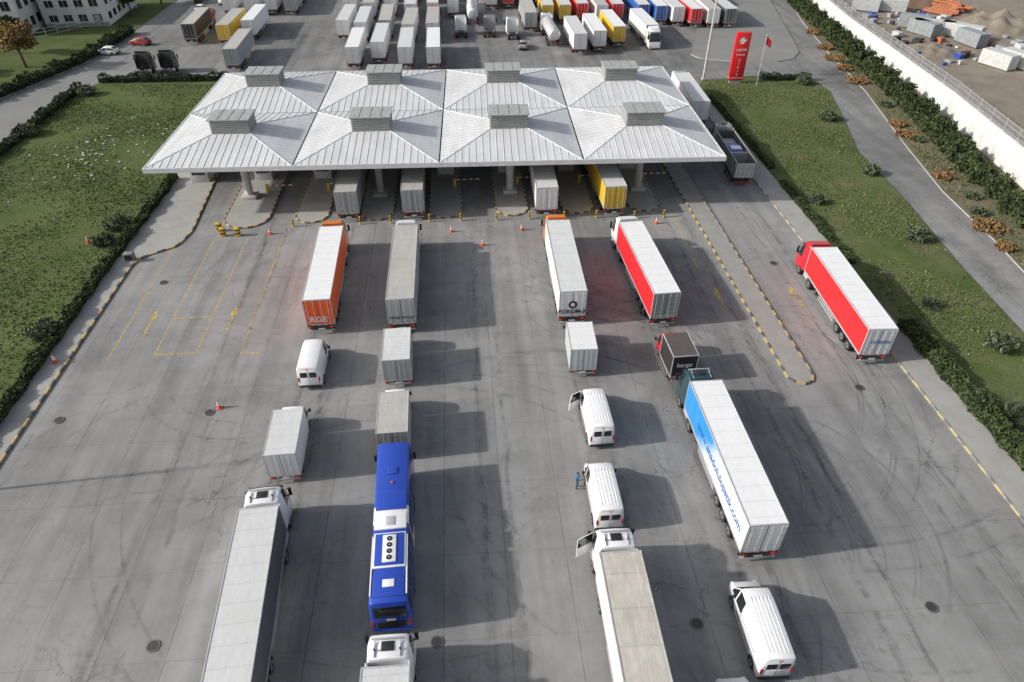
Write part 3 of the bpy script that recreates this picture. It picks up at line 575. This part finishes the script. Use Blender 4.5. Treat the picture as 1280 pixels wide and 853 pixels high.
def tipper(loc,rot):
    b=MB(); L=10.5
    for sx in (-1,1):
        x0,x1=sorted((sx*1.2,sx*1.27)); b.box(x0,x1,0,L,1.2,3.2,S_dgrey); b.box(x0-.02,x1+.02,-.02,L+.02,3.2,3.32,GREYF)
        for k in range(10): xa,xb=sorted((sx*1.27,sx*1.33)); b.box(xa,xb,.1+k*1.13,.2+k*1.13,1.2,3.2,GREYF)
        for y in (1.6,2.9,4.2): b.wheel(sx*1.05,y,.5,.36)
        xa,xb=sorted((sx*.4,sx*.5)); b.box(xa,xb,.15,L,.85,1.19,DARK)
    b.box(-1.2,1.2,0,L,1.2,1.35,DARK); b.box(-1.2,1.2,-.05,.03,1.2,3.15,GREYF); b.box(-1.2,1.2,L-.05,L,1.3,3.3,S_dgrey)
    for k in range(5): b.box(-1.15+k*.56,-1.08+k*.56,-.1,-.05,1.2,3.15,ALU)
    for z in (1.3,2.0,2.7,3.08): b.box(-1.2,1.2,-.11,-.06,z,z+.07,ALU)
    b.box(-1.2,1.2,L*.33,L*.36,1.35,3.1,GREYF)
    b.bbox(-.9,.9,4.2,7.0,1.4,3.0,P_blue,.15,2); b.bbox(-1.0,1.0,7.4,9.6,1.4,2.6,P_gr,.15,2); b.bbox(-.7,.7,4.6,5.6,3.0,3.2,WHITE,.08)
    b.box(-1.1,1.1,-.04,.05,.5,.62,RED)
    tractor(b,L+.6,P_gr,False); return b.done('tipper_truck',(*loc,YZ),-rot)
tipper((35.8,79.5),3.5)
semi((35.8,99.5),2,S_white,R_lite,S_white,WHITE)
# ------------------------------------------------------------------ background trucks
sides=[S_white,S_white,S_grey,S_white,S_blue,S_white,S_red]; roofs=[R_white,R_lite,R_beige,R_lite]
cabs=[WHITE,P_red,WHITE,P_yel,WHITE,P_blk]
def rnd(loc,side=None,cab=True,roof=None):
    s_=side or random.choice(sides); r_=roof or random.choice(roofs); ang=random.uniform(-2,2)
    if cab: semi(loc,ang,s_,r_,s_,random.choice(cabs),name='parked_semi_truck')
    else: semitrailer(loc,ang,s_,r_,s_)
for x,y in ((-19.5,131.4),(-15.2,134.4),(-10,130.7),(-4.8,130.3),(-19.7,148.5),(-14.9,150.0),(-10.1,146.5),(-5.3,147.2),(-23.6,150.5),(-19.6,165),(-15.1,167.5),(-10.4,163),(-5.5,164),(-24.2,168),(-1.0,167),(-24.4,185),(-19.8,182),(-15.2,184),(-10.5,180),(-5.6,181),(-1,184),(3.5,186)):
    rnd((x,y),S_white if random.random()<.65 else None,cab=random.random()<.2)
for (x,y,s_,c) in ((15.3,154,S_grey,1),(23.3,137.1,S_white,0),(27.4,138.9,S_white,0),(31.8,141.8,S_yel,0),
    (19.6,160,S_yel,0),(23.4,160,S_yel,0),(27.4,161,S_red,0),(31.4,159,S_white,0),(35.0,160,S_red,1),(40.6,159,S_blue,0),(44.2,157.5,S_blue,1),(47.6,156,S_white,0),(51.1,154.5,S_red,0),(54.7,154,S_white,0),(58.4,154,S_dgrey,0),
    (8,174,S_white,1),(12.0,175,S_red,0),(15.9,176,S_white,0),(19.8,176,S_yel,0),(23.7,177,S_yel,0),(27.6,177,S_dgrey,0),(31.5,177,S_white,0),(35.4,176,S_blue,0),(39.3,176,S_white,0),(43.2,175,S_red,0),(47.1,174,S_white,0),(51,173,S_white,0),(55,173,S_yel,0),(59,173,S_red,0),
    (-54,150,S_black,1),(-46.9,148.7,S_yel,1),(-42.8,152,S_white,0),(-41.4,132,sidemat('side_grey_blue',(.3,.33,.36)),0),(-47,172,S_white,0),(-42.5,173,S_white,0),(-38,172,S_grey,1),(-52,173,S_white,1)):
    rnd((x,y),s_,cab=c,roof=R_beige if s_ in (S_grey,S_black) else None)
b=MB(); trailer(b,13.6,S_white,R_white,S_white); tractor(b,14.1,WHITE); b.done('parked_semi_truck',(38.0,156.0,YZ),182)
for x,y,c,r in ((-56.9,128.5,P_blk,0),(-52.8,129,P_blk,2),(6.3,150,P_gr,-4),(11.4,148,WHITE,4),(0.5,150,WHITE,0)):
    b=MB(); tractor(b,3.2,c,True); b.done('tractor_unit',(x,y,YZ),r)
def tanker(loc,rot,col):
    b=MB(); L=11
    prof=[(0.0,.2),(.12,.9),(.5,1.15),(L-.5,1.15),(L-.12,.9),(L,.2)]; n=20; vs=[]
    for y,r in prof:
        for i in range(n): a=2*math.pi*i/n; vs.append((r*1.05*math.cos(a),y,2.35+r*math.sin(a)))
    fs=[(k*n+i,k*n+(i+1)%n,(k+1)*n+(i+1)%n,(k+1)*n+i) for k in range(len(prof)-1) for i in range(n)]+[tuple(range(n)),tuple(range(len(vs)-1,len(vs)-n-1,-1))]
    b.add(vs,fs,col)
    b.box(-.25,.25,1,L-1,3.5,3.6,GREYF)
    for k in range(5): b.cyl((0,1.6+k*1.9,3.64),.3,.14,ALU,n=14); b.cyl((0,1.2+k*2.1,2.35),1.17,.06,GREYF,'y',20)
    for sx in (-1,1):
        for y in (1.8,3.1,4.4): b.wheel(sx*1.05,y,.5,.36)
        xa,xb=sorted((sx*.4,sx*.5)); b.box(xa,xb,.15,L,.85,1.3,DARK); xa,xb=sorted((sx*.7,sx*1.2)); b.box(xa,xb,-.05,.05,.8,1,RED)
    tractor(b,L+.5,WHITE,False); b.done('tanker_truck',(*loc,YZ),-rot)
tanker((19,142.5),-2,ALU); tanker((3.2,160),0,M('tank_white',(.6,.6,.6),.4))
car((-66.5,144.5),-80,WHITE); car((-62.5,150.5),-75,paint('car_red',(.4,.02,.02))); car((12.5,141),5,P_gr)
for x,y in ((-60,176),(-56.5,183),(-63,186)): car((x,y),random.uniform(-10,10),random.choice([WHITE,P_gr,P_blk]))
# ------------------------------------------------------------------ foliage
def leafmat(name,a,b_,t=.3):
    n=NT(name); f=n.noise(1.3,4,.6); 
    oi=n.t.nodes.new('ShaderNodeNewGeometry').outputs['Random Per Island']
    c=n.mix(n.rng(f,.35,.65,0,1),a,b_); c=n.mix(n.rng(oi,0,1,0,.6),c,tuple(k*.45 for k in a)); n.lk(c,n.b.inputs['Base Color']); n.b.inputs['Roughness'].default_value=.8; n.b.inputs['Specular IOR Level'].default_value=.2
    return n.m
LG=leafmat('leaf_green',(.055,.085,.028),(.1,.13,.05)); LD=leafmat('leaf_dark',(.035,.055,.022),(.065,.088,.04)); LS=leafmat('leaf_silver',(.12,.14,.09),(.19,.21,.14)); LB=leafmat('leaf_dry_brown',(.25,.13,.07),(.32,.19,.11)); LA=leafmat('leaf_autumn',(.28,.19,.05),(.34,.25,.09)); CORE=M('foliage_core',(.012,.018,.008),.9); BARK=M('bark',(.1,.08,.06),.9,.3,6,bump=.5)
def quads(C,size,mat,up=.3):
    n=len(C); d=RS.normal(size=(n,3)); d/=np.linalg.norm(d,axis=1)[:,None]; e=np.cross(d,RS.normal(size=(n,3))); e/=np.linalg.norm(e,axis=1)[:,None]
    s=size*RS.uniform(.6,1.4,size=(n,1)); a=d*s*.5; c=e*s*.9
    V=np.stack([C-c,C+a,C+c,C-a],axis=1).reshape(-1,3); return V
def leafmesh(name,C,size,mats,loc=(0,0,0),extra=None,split=None):
    V=quads(C,size,None); n=len(C)
    b=MB(); 
    if extra: extra(b)
    vs=V.tolist(); o=len(b.v); b.v+= [tuple(v) for v in vs]; ids=[b.mid(m) for m in mats]
    pick=RS.randint(0,len(mats),n) if split is None else split
    b.f+=[(o+4*i,o+4*i+1,o+4*i+2,o+4*i+3) for i in range(n)]; b.mi+=[ids[k] for k in pick]
    me=bpy.data.meshes.new(name); me.from_pydata(b.v,[],b.f)
    for m in b.m: me.materials.append(m)
    me.polygons.foreach_set('material_index',b.mi); me.update()
    ob=bpy.data.objects.new(name,me); S.collection.objects.link(ob); ob.location=loc; return ob
def blob(n,r,c=(0,0,0),flat=0):
    p=RS.normal(size=(n,3)); p/=np.linalg.norm(p,axis=1)[:,None]
    lump=1+.25*np.sin(p[:,0]*5+c[0])*np.cos(p[:,1]*4+c[1])+.15*np.sin(p[:,2]*7+c[0]*3)
    rad=(RS.uniform(.55,1,size=n)**.6)*lump; q=p*rad[:,None]*np.array(r); q[:,2]=np.where(q[:,2]<-r[2]*.8,-r[2]*.6,q[:,2]); return q+np.array(c)
def hedge(name,line,w,h,mats=(LD,LG),dens=150,size=.17,hv=.25):
    C=[]; P=[Vector((*p,0)) for p in line]; cores=[]
    for i in range(len(P)-1):
        L=(P[i+1]-P[i]).length; t=(P[i+1]-P[i]).normalized(); nn=Vector((-t.y,t.x,0)); n=int(L*dens)
        u=RS.uniform(0,L,n); ww=RS.uniform(-1,1,n); 
        hh=h*(1+hv*np.sin(u*.9+i)+hv*.6*np.sin(u*2.7)); face=RS.rand(n); zz=np.where(face<.5,RS.uniform(.82,1.06,n),RS.uniform(.1,1,n))*hh
        wx=np.where(face<.5,ww,np.sign(ww)*RS.uniform(.8,1.1,n))*w/2*(1+.2*np.sin(u*1.7+2))
        for k in range(n): q=P[i]+t*u[k]+nn*wx[k]; C.append((q.x,q.y,.1+zz[k]))
        cores.append((P[i],P[i+1],nn))
    def ex(b):
        for a,c,nn in cores:
            k=nn*w*.36; vs=[a-k,c-k,c+k,a+k]; vs=[v+Vector((0,0,.1)) for v in vs]+[v+Vector((0,0,.1+h*.62)) for v in vs]
            b.add(vs,[(4,5,6,7),(0,1,5,4),(1,2,6,5),(2,3,7,6),(3,0,4,7)],CORE)
    return leafmesh(name,np.array(C),size,mats,extra=ex)
def bush(name,x,y,r,h,mats,n=700,size=.16,z=.1):
    c=blob(n,(r,r,h*.55),(0,0,h*.5)); c[:,2]=np.abs(c[:,2])
    def ex(b):
        b.cyl((0,0,h*.3),r*.62,h*.6,CORE,n=10,r2=r*.3)
    return leafmesh(name,c,size,mats,loc=(x,y,z),extra=ex)
hedge('hedge',[(-38.9,20),(-38.8,42),(-38.9,65),(-38.4,87)],.85,.75,(LD,LG,LG),dens=230)
hedge('hedge',[(-39.5,100),(-41,126)],1.0,1.0,dens=120)
hedge('hedge',[(-41,127),(-63.5,127.5)],1.3,1.1,(LD,LD,LG),dens=150)
hedge('hedge',[(-65.5,60),(-65.5,124)],1.3,1.0,(LD,LD,LG),dens=120,size=.22)
hedge('hedge',[(41.3,18),(41.5,30),(41.4,38),(41.3,49)],1.5,1.1,(LG,LG,LD),dens=310,hv=.12)
hedge('hedge',[(41.2,60),(41.3,80)],.8,.5,dens=150); hedge('hedge',[(41.5,84),(41.5,112)],.7,.5,dens=90)
hedge('hedge',[(-96,79),(-84,106),(-77.5,121),(-71.6,139),(-69.6,160)],2.0,1.4,(LD,LD,LG),dens=130,size=.24)
hedge('hedge',[(68.0,84),(71.2,100),(74.6,125),(77.5,148),(80,168),(84,190)],2.4,2.2,(LD,LG),dens=330,size=.26)
hedge('hedge',[(53,120.6),(62,119.6)],1.3,.9,(LD,LS),dens=150)
for x,y,r,h in ((67.0,78,1.6,2.6),(66.8,74,1.6,2.8),(66.0,70,1.7,2.5),(65.8,66.5,1.5,2.4),(64.6,62.5,1.7,2.5),(64.2,58.5,1.6,2.3),(63.0,54,1.6,2.2),(67.6,81.5,1.7,2.5)): bush('conifer_shrub',x,y,r,h,(LD,LG,LG),1500,.2)
for x,y,r,h in ((62,70,1,.7),(66.5,92,1,.6),(63.6,74,.9,.7),(69,106,1,.7),(72.5,128,1,.7)): bush('shrub',x,y,r,h,(LG,LS),400,.15)
for x,y,r in ((71.7,131,1.9),(70.1,118,2.0),(66,94,1.6),(66.6,98,1.2),(63.3,80,1.3),(61.0,66.5,1.9),(60,62,1.0),(71,125,1.6),(73,138,1.6),(75.5,149,1.8)):
    bush('dry_brush_pile',x,y,r,.6,(LB,LB,LA),700,.2)
for x,y,r,h in ((-64.2,103.7,1.5,1.5),(-63,120.9,1.5,1.6),(-40.9,74.2,1.6,1.3),(-41.2,70.5,1.1,1),(-40.1,53.6,1.4,1.4),(-41,96,1.3,1.3),(60,117.5,1.3,1.3),(56.9,101,1.4,1.3),(54.3,81.7,1.1,1.2),(51.3,64.7,1.3,1.3),(48.3,45.3,1.3,1.3),(43.6,74.2,.9,1)):
    bush('shrub',x,y,r,h,(LS,LG,LS),900,.17)
def spiky(x,y,r,n=900):
    b=MB()
    for k in range(n):
        th=random.uniform(0,2*math.pi); el=math.radians(random.uniform(5,88)); L=r*random.uniform(.75,1.15); ox,oy=random.uniform(-.3,.3)*r,random.uniform(-.3,.3)*r
        d=Vector((math.cos(th)*math.cos(el),math.sin(th)*math.cos(el),math.sin(el)*.95)); s_=Vector((-math.sin(th),math.cos(th),0))*.04
        a=Vector((ox,oy,.05)); m=a+d*L*.6; t=a+d*L+Vector((0,0,-.1))
        b.add([a-s_*.5,a+s_*.5,m+s_,m-s_,t],[(0,1,2,3),(3,2,4)],random.choice((LS,LS,LG)))
    me=b.done('yucca_shrub',(x,y,.12),smooth=0)
spiky(43.3,36.6,1.7); spiky(45.3,34.2,1.2); spiky(45.5,52,1.1,500)
def tufts(name,pts,n,mats,size=.11):
    xs=[p[0] for p in pts]; ys=[p[1] for p in pts]
    P=np.column_stack([RS.uniform(min(xs),max(xs),n*3),RS.uniform(min(ys),max(ys),n*3)])
    ins=np.zeros(len(P),bool); j=len(pts)-1
    for i in range(len(pts)):
        xi,yi=pts[i]; xj,yj=pts[j]
        c=((yi>P[:,1])!=(yj>P[:,1]))&(P[:,0]<(xj-xi)*(P[:,1]-yi)/(yj-yi+1e-9)+xi); ins^=c; j=i
    P=P[ins]; dens=np.sin(P[:,0]*.35+np.sin(P[:,1]*.21)*2)+np.sin(P[:,1]*.3+P[:,0]*.11); P=P[RS.rand(len(P))<(.45+.25*dens)][:n]
    C=np.column_stack([P,.13+RS.uniform(0,.07,len(P))]); return leafmesh(name,C,size,mats)
GT=leafmat('grass_blade',(.095,.135,.04),(.14,.18,.065)); GD=leafmat('grass_dry',(.19,.175,.1),(.25,.225,.13))
tufts('grass_tufts',[(-65,30),(-39.3,30),(-39.3,90),(-41.5,125),(-62,126),(-65,120)],30000,(GT,GT,GT,GD),.13)
tufts('grass_tufts',[(42,15),(49.8,20),(50.8,35),(51.8,47),(52.8,59),(54.8,74),(55.8,89),(62.6,114),(60,121),(52,122),(42,119)],20000,(GT,GT,GD),.13)
tufts('weed_tufts',[(56.5,40),(60.3,64),(61.3,76),(64.5,91),(69.5,113),(73.5,139),(79.5,144),(77.5,125),(75,100),(71,74),(68,50)],14000,(GT,GT,GD),.18)
b=MB(); 
for k in range(70): 
    x=random.gauss(-52,4);y=random.gauss(96,6); b.box(x,x+random.uniform(.1,.35),y,y+random.uniform(.1,.3),.2,.24,WHITE)
b.done('litter',smooth=0)
def tree(x,y,h,r,mats,n=2600,dens_gap=True,name='broadleaf_tree'):
    br=[]; C=[]
    for k in range(9):
        th=random.uniform(0,2*math.pi); rr=random.uniform(.35,1)*r*.75; z=h*random.uniform(.5,.95); br.append((rr*math.cos(th),rr*math.sin(th),z))
    for e in br: C.append(blob(n//9,(r*.42,r*.42,r*.36),e))
    C.append(blob(n//6,(r*.45,r*.45,r*.4),(0,0,h*.85)))
    def ex(b):
        b.cyl((0,0,h*.25),r*.09,h*.5,BARK,n=10,r2=r*.05)
        for e in br: b.tube((0,0,h*.42),e,r*.025,BARK,5)
    leafmesh(name,np.concatenate(C),.3,mats,loc=(x,y,0),extra=ex)
tree(-80.5,137,7.5,3.4,(LA,LA,LB),2200); tree(-86,146,6.5,2.6,(LD,LG)); tree(-96,132,7,3,(LD,LG)); tree(-71.5,186,7,3,(LD,LG)); tree(-75,176,6,2.4,(LD,LG)); tree(-90,118,5,2,(LG,LD))
# ------------------------------------------------------------------ boundary wall
WC=M('wall_concrete',(.62,.62,.6),.8,.12,.4); 
def resample(line,step):
    P=[Vector((*p,0)) for p in line]; out=[]
    for i in range(len(P)-1):
        L=(P[i+1]-P[i]).length; n=max(1,round(L/step)); out+= [P[i].lerp(P[i+1],k/n) for k in range(n)]
    return out+[P[-1]]
b=MB(); f=MB(); pts=resample(WL,4)
for a,c in zip(pts,pts[1:]):
    t=(c-a).normalized(); nn=Vector((-t.y,t.x,0)); 
    def slab(b,a,c,w,z0,z1,m):
        vs=[a-nn*w,c-nn*w,c+nn*w,a+nn*w]; vs=[v+Vector((0,0,z0)) for v in vs]+[v+Vector((0,0,z1)) for v in vs]
        b.add(vs,[(0,3,2,1),(4,5,6,7),(0,1,5,4),(1,2,6,5),(2,3,7,6),(3,0,4,7)],m)
    slab(b,a+t*.02,c-t*.02,.12,0,4.1,WC); slab(b,a-t*.14,a+t*.14,.2,0,4.2,WC); slab(b,a+t*.15,c-t*.15,.17,4.1,4.2,KERB)
    slab(f,a-t*.04,a+t*.04,.05,4.2,5.9,ALU); slab(f,a,c,.025,4.45,4.5,ALU); slab(f,a,c,.025,5.7,5.75,ALU); slab(f,a,c,.024,5.1,5.13,ALU)
    L=(c-a).length
    for k in range(1,int(L/.22)): q=a+t*k*.22; slab(f,q-t*.018,q+t*.018,.02,4.22,5.75,ALU)
w=b.done('boundary_wall',smooth=0); f.done('wall_fence',smooth=0)
# ------------------------------------------------------------------ sign, flag, lamps
SR=M('sign_red',(.68,.02,.025),.35,.05)
b=MB(); b.bbox(-1.25,1.25,-.3,.3,.5,8.4,SR,.05); b.box(-1.0,1.0,-.2,.2,0,.5,GREYF); b.box(-1.26,1.26,-.31,.31,.9,.96,WHITE)
b.add([(-.5,-.32,6.6),(.1,-.32,6.6),(.7,-.32,7.3),(.1,-.32,7.3)],[(0,1,2,3)],WHITE); b.add([(-.7,-.32,7.0),(-.2,-.32,7.0),(.3,-.32,7.6),(-.2,-.32,7.6)],[(0,1,2,3)],WHITE)
o=b.done('pylon_sign',(48,119,.1),-4); text(o,'lettering','LOJISTIK',.5,(0,-.32,5.6),'rear',WHITE); text(o,'lettering_small','TIR PARKI',.36,(0,-.32,4.8),'rear',WHITE)
for i,s_ in enumerate('GIRIS'): text(o,'lettering_'+s_,s_,.5,(0,-.32,3.9-i*.6),'rear',WHITE)
b=MB(); b.cyl((0,0,4.2),.06,8.4,ALU,n=8); b.cyl((0,0,8.45),.1,.12,ALU,n=8)
vs=[];N_=8
for i in range(N_+1):
    for z in (8.2,7.0): vs.append((.06+i*.12,.1*math.sin(i*.9),z-.1*i))
b.add(vs,[(2*i,2*i+1,2*i+3,2*i+2) for i in range(N_)],SR); b.done('flagpole',(51.2,117,.1))
def lamp(x,y,h,arms=2,r=.13):
    b=MB(); b.cyl((0,0,h/2),r,h,ALU,n=10,r2=r*.5); b.bbox(-.3,.3,-.3,.3,0,.3,KERB,.03)
    for sx in ((-1,1) if arms==2 else (1,)): b.tube((0,0,h-.1),(sx*1.6,0,h+.3),.05,ALU); xa,xb=sorted((sx*1.4,sx*2.1)); b.bbox(xa,xb,-.16,.16,h+.25,h+.38,GREYF,.04)
    b.done('street_lamp',(x,y,.1))
lamp(43,121,19,r=.24); lamp(-39.6,34.7,12); lamp(43,-8,12)
# ------------------------------------------------------------------ buildings
BWALL=M('render_white',(.62,.62,.6),.85,.1,.5); BROOF=M('roof_felt',(.3,.3,.3),.8,.2,.4); BGRN=M('panel_green_grey',(.25,.3,.27),.7)
def building(name,x,y,w,d,h,rot,floors=2):
    b=MB(); b.box(0,w,0,d,0,h,BWALL,top=BROOF); b.box(-.2,w+.2,-.2,0,h-.5,h+.3,BWALL); b.box(-.2,w+.2,d,d+.2,h-.5,h+.3,BWALL); b.box(-.2,0,0,d,h-.5,h+.3,BWALL); b.box(w,w+.2,0,d,h-.5,h+.3,BWALL)
    fh=(h-.8)/floors
    for fl in range(floors):
        k=1.2
        while k<w-2: b.box(k,k+1.7,-.03,.0,fl*fh+1.2,fl*fh+1.2+fh*.45,GLASS); b.box(k-.08,k+1.78,-.07,.0,fl*fh+1.1,fl*fh+1.18,KERB); b.box(k+.82,k+.88,-.045,-.03,fl*fh+1.2,fl*fh+1.2+fh*.45,FAS); k+=3
        k=1.2
        while k<d-2: b.box(w,w+.03,k,k+1.7,fl*fh+1.2,fl*fh+1.2+fh*.45,GLASS); b.box(w,w+.07,k-.08,k+1.78,fl*fh+1.1,fl*fh+1.18,KERB); k+=3
    b.box(-.01,w+.01,-.02,.0,.1,.8,BGRN); 
    for k in range(4): b.bbox(w*(.15+.2*k),w*(.15+.2*k)+1.6,d*.4,d*.4+1.4,h,h+1.1,GREYF,.05)
    b.bbox(w*.8,w*.8+1.2,-.1,.03,0,2.3,GREYF,.02)
    b.done(name,(x,y,.1),rot)
building('factory_building',-112,157,22,24,8.5,3,2); building('office_building',-89,165,13,20,6.5,3,2); building('warehouse_building',-125,125,26,18,7,20,1)
b=MB(); FL=resample([(-98,152),(-86,158),(-80,166),(-75,184)],2.5)
for a,c in zip(FL,FL[1:]):
    b.tube(a,a+Vector((0,0,1.9)),.05,FAS); 
    for z in (.4,1.1,1.8): b.tube(a+Vector((0,0,z)),c+Vector((0,0,z)),.03,FAS,4)
b.done('railing_fence')
# ------------------------------------------------------------------ scrap yard beyond wall
CW=M('container_white',(.52,.53,.52),.6,.15); CG=M('container_grey',(.28,.3,.31),.6,.2); CBR=M('pipe_rust',(.36,.13,.06),.8,.3,2)
def container(x,y,r,m,L=6,h=2.6):
    b=MB(); b.box(-1.2,1.2,0,L,.15,h,m)
    k=.15
    while k<L-.2: b.box(-1.24,1.24,k,k+.12,.25,h-.1,m); k+=.3
    for a in (-1.22,1.12):
        for yy in (-.02,L-.08): b.box(a,a+.1,yy,yy+.1,.1,h+.02,GREYF)
    b.box(-.02,.02,-.01,0,.3,h-.1,BLK); b.box(-1.1,1.1,.1,L-.1,h,h+.02,m)
    b.done('shipping_container',(x,y,0),r)
for x,y,r,m in ((98,166,60,CW),(101,171,62,CW),(104,165,66,CW),(95,172,58,CG),(101,150,50,CG),(104,146,70,CW),(99,144,20,CG),(107,141,40,CW),(104,136,10,CG),(101,122,20,CW),(105,120,15,CW),(108,118,25,CG),(112,128,80,CW)): container(x,y,r,m,random.choice((6,6,8)))
b=MB()
for k in range(60): x=random.gauss(0,2.5); z=.3+max(0,2.2-abs(x))*random.random(); b.tube((x,random.uniform(-4,-2),z),(x+random.uniform(-1,1),random.uniform(2,4),z+random.uniform(-.2,.2)),.22,CBR,8)
b.done('pipe_stack',(115,166,0),30)
def mound(name,x,y,r,h,m):
    b=MB(); n=26; vs=[]
    for i in range(n):
        for j in range(n):
            u,v=(i/(n-1)*2-1),(j/(n-1)*2-1); d=math.sqrt(u*u+v*v); z=h*max(0,1-d**1.3)*(1+.35*math.sin(u*9+1)*math.cos(v*7))+random.uniform(0,.15)*h*(d<.95)-.05
            vs.append((u*r,v*r,z))
    b.add(vs,[(i*n+j,(i+1)*n+j,(i+1)*n+j+1,i*n+j+1) for i in range(n-1) for j in range(n-1)],m); b.done(name,(x,y,-.03))
mound('dirt_mound',118,152,8,2.5,DIRT); mound('dirt_mound',110,176,10,3,soil('dirt_brown',(.16,.1,.06),(.24,.17,.11))); mound('dirt_mound',93,135,5,1.2,DIRT)
b=MB()
for k in range(160):
    x,y=random.uniform(-14,14),random.uniform(-20,20); s_=random.uniform(.3,1.4); b.bbox(x,x+s_,y,y+s_*random.uniform(.4,1.5),0,s_*random.uniform(.3,.9),random.choice((CW,CG,BROOF,DARK,P_blue,CBR)),.03,1)
b.done('scrap_pile',(98,148,0),15)
# ------------------------------------------------------------------ person
def person(loc,rot):
    J={'pel':(0,0,.95,.135),'sp':(0,0,1.15,.125),'ch':(0,0,1.36,.15),'nk':(0,.01,1.5,.058),'h0':(0,.03,1.58,.08),'h1':(0,.035,1.67,.095),'h2':(0,.03,1.74,.07)}
    E=[('pel','sp'),('sp','ch'),('ch','nk'),('nk','h0'),('h0','h1'),('h1','h2')]
    for s_,n in ((-1,'l'),(1,'r')):
        f=.1 if n=='l' else -.06
        J.update({'sh'+n:(s_*.18,0,1.41,.065),'el'+n:(s_*.25,.04,1.14,.048),'wr'+n:(s_*.2,.27,1.05,.032),'ha'+n:(s_*.19,.34,1.05,.036),'hp'+n:(s_*.09,0,.9,.1),'kn'+n:(s_*.11,.04+f*.5,.5,.068),'an'+n:(s_*.12,f*.9-.02,.1,.048),'to'+n:(s_*.14,f*.9+.14,.045,.042)})
        E+=[('ch','sh'+n),('sh'+n,'el'+n),('el'+n,'wr'+n),('wr'+n,'ha'+n),('pel','hp'+n),('hp'+n,'kn'+n),('kn'+n,'an'+n),('an'+n,'to'+n)]
        for q in range(4): J['f%d%s'%(q,n)]=(s_*.19+(q-1.5)*.022,.42+(.015 if q in(1,2) else 0),1.04,.009); E.append(('ha'+n,'f%d%s'%(q,n)))
        J['t'+n]=(s_*.15,.36,1.07,.011); E.append(('wr'+n,'t'+n))
    ks=list(J); me=bpy.data.meshes.new('p'); me.from_pydata([J[k][:3] for k in ks],[(ks.index(a),ks.index(c)) for a,c in E],[])
    o=bpy.data.objects.new('p',me); S.collection.objects.link(o); sk=o.modifiers.new('s','SKIN'); o.modifiers.new('u','SUBSURF').levels=2
    for i,k in enumerate(ks): me.skin_vertices[0].data[i].radius=(J[k][3],J[k][3]); 
    me.skin_vertices[0].data[0].use_root=True
    dg=bpy.context.evaluated_depsgraph_get(); m2=bpy.data.meshes.new_from_object(o.evaluated_get(dg)); bpy.data.objects.remove(o)
    mats=[M('jacket_blue',(.03,.13,.3),.8),M('jeans',(.04,.05,.09),.85),M('skin',(.45,.25,.17),.6),M('hair_dark',(.02,.015,.012),.7),BLK]
    m2.materials.clear()
    for m in mats: m2.materials.append(m)
    for p in m2.polygons:
        c=p.center; i=0
        if c.z<.1: i=4
        elif c.z<.93 and abs(c.y)<.2: i=1
        elif c.z>1.51: i=3 if (c.z>1.71 or (c.y<.02 and c.z>1.57)) else 2
        elif c.y>.29: i=2
        p.material_index=i; p.use_smooth=True
    o=bpy.data.objects.new('person',m2); S.collection.objects.link(o); o.location=loc; o.rotation_euler=(0,0,math.radians(rot))
    return o
person((7.1,32.0,.02),-80)
# ------------------------------------------------------------------ camera, light
cam=bpy.data.cameras.new('camera'); co=bpy.data.objects.new('camera',cam); S.collection.objects.link(co); S.camera=co
cam.lens=24; cam.sensor_width=36; cam.clip_end=5000; co.location=(0,0,40); co.rotation_euler=(math.radians(90-38.8),0,math.radians(-4.2))
el=math.radians(28); d=Vector((math.cos(el)*.997,math.cos(el)*.075,-math.sin(el)))
su=bpy.data.lights.new('sun','SUN'); su.energy=4.0; su.angle=math.radians(1.4); su.color=(1,.96,.9); so=bpy.data.objects.new('sun',su); S.collection.objects.link(so); so.rotation_euler=d.to_track_quat('-Z','Y').to_euler(); so.location=(-50,0,60)
w=bpy.data.worlds.new('World'); S.world=w; w.use_nodes=True; nt=w.node_tree; bg=nt.nodes['Background']; sk=nt.nodes.new('ShaderNodeTexSky'); sk.sky_type='NISHITA'; sk.sun_disc=False; sk.sun_elevation=el; sk.sun_rotation=math.radians(-94.3); sk.dust_density=3.0
hs=nt.nodes.new('ShaderNodeHueSaturation'); hs.inputs['Saturation'].default_value=.55; nt.links.new(sk.outputs[0],hs.inputs['Color']); nt.links.new(hs.outputs[0],bg.inputs[0]); bg.inputs[1].default_value=.15
print('faces',sum(len(o.data.polygons) for o in S.objects if o.type=='MESH'))
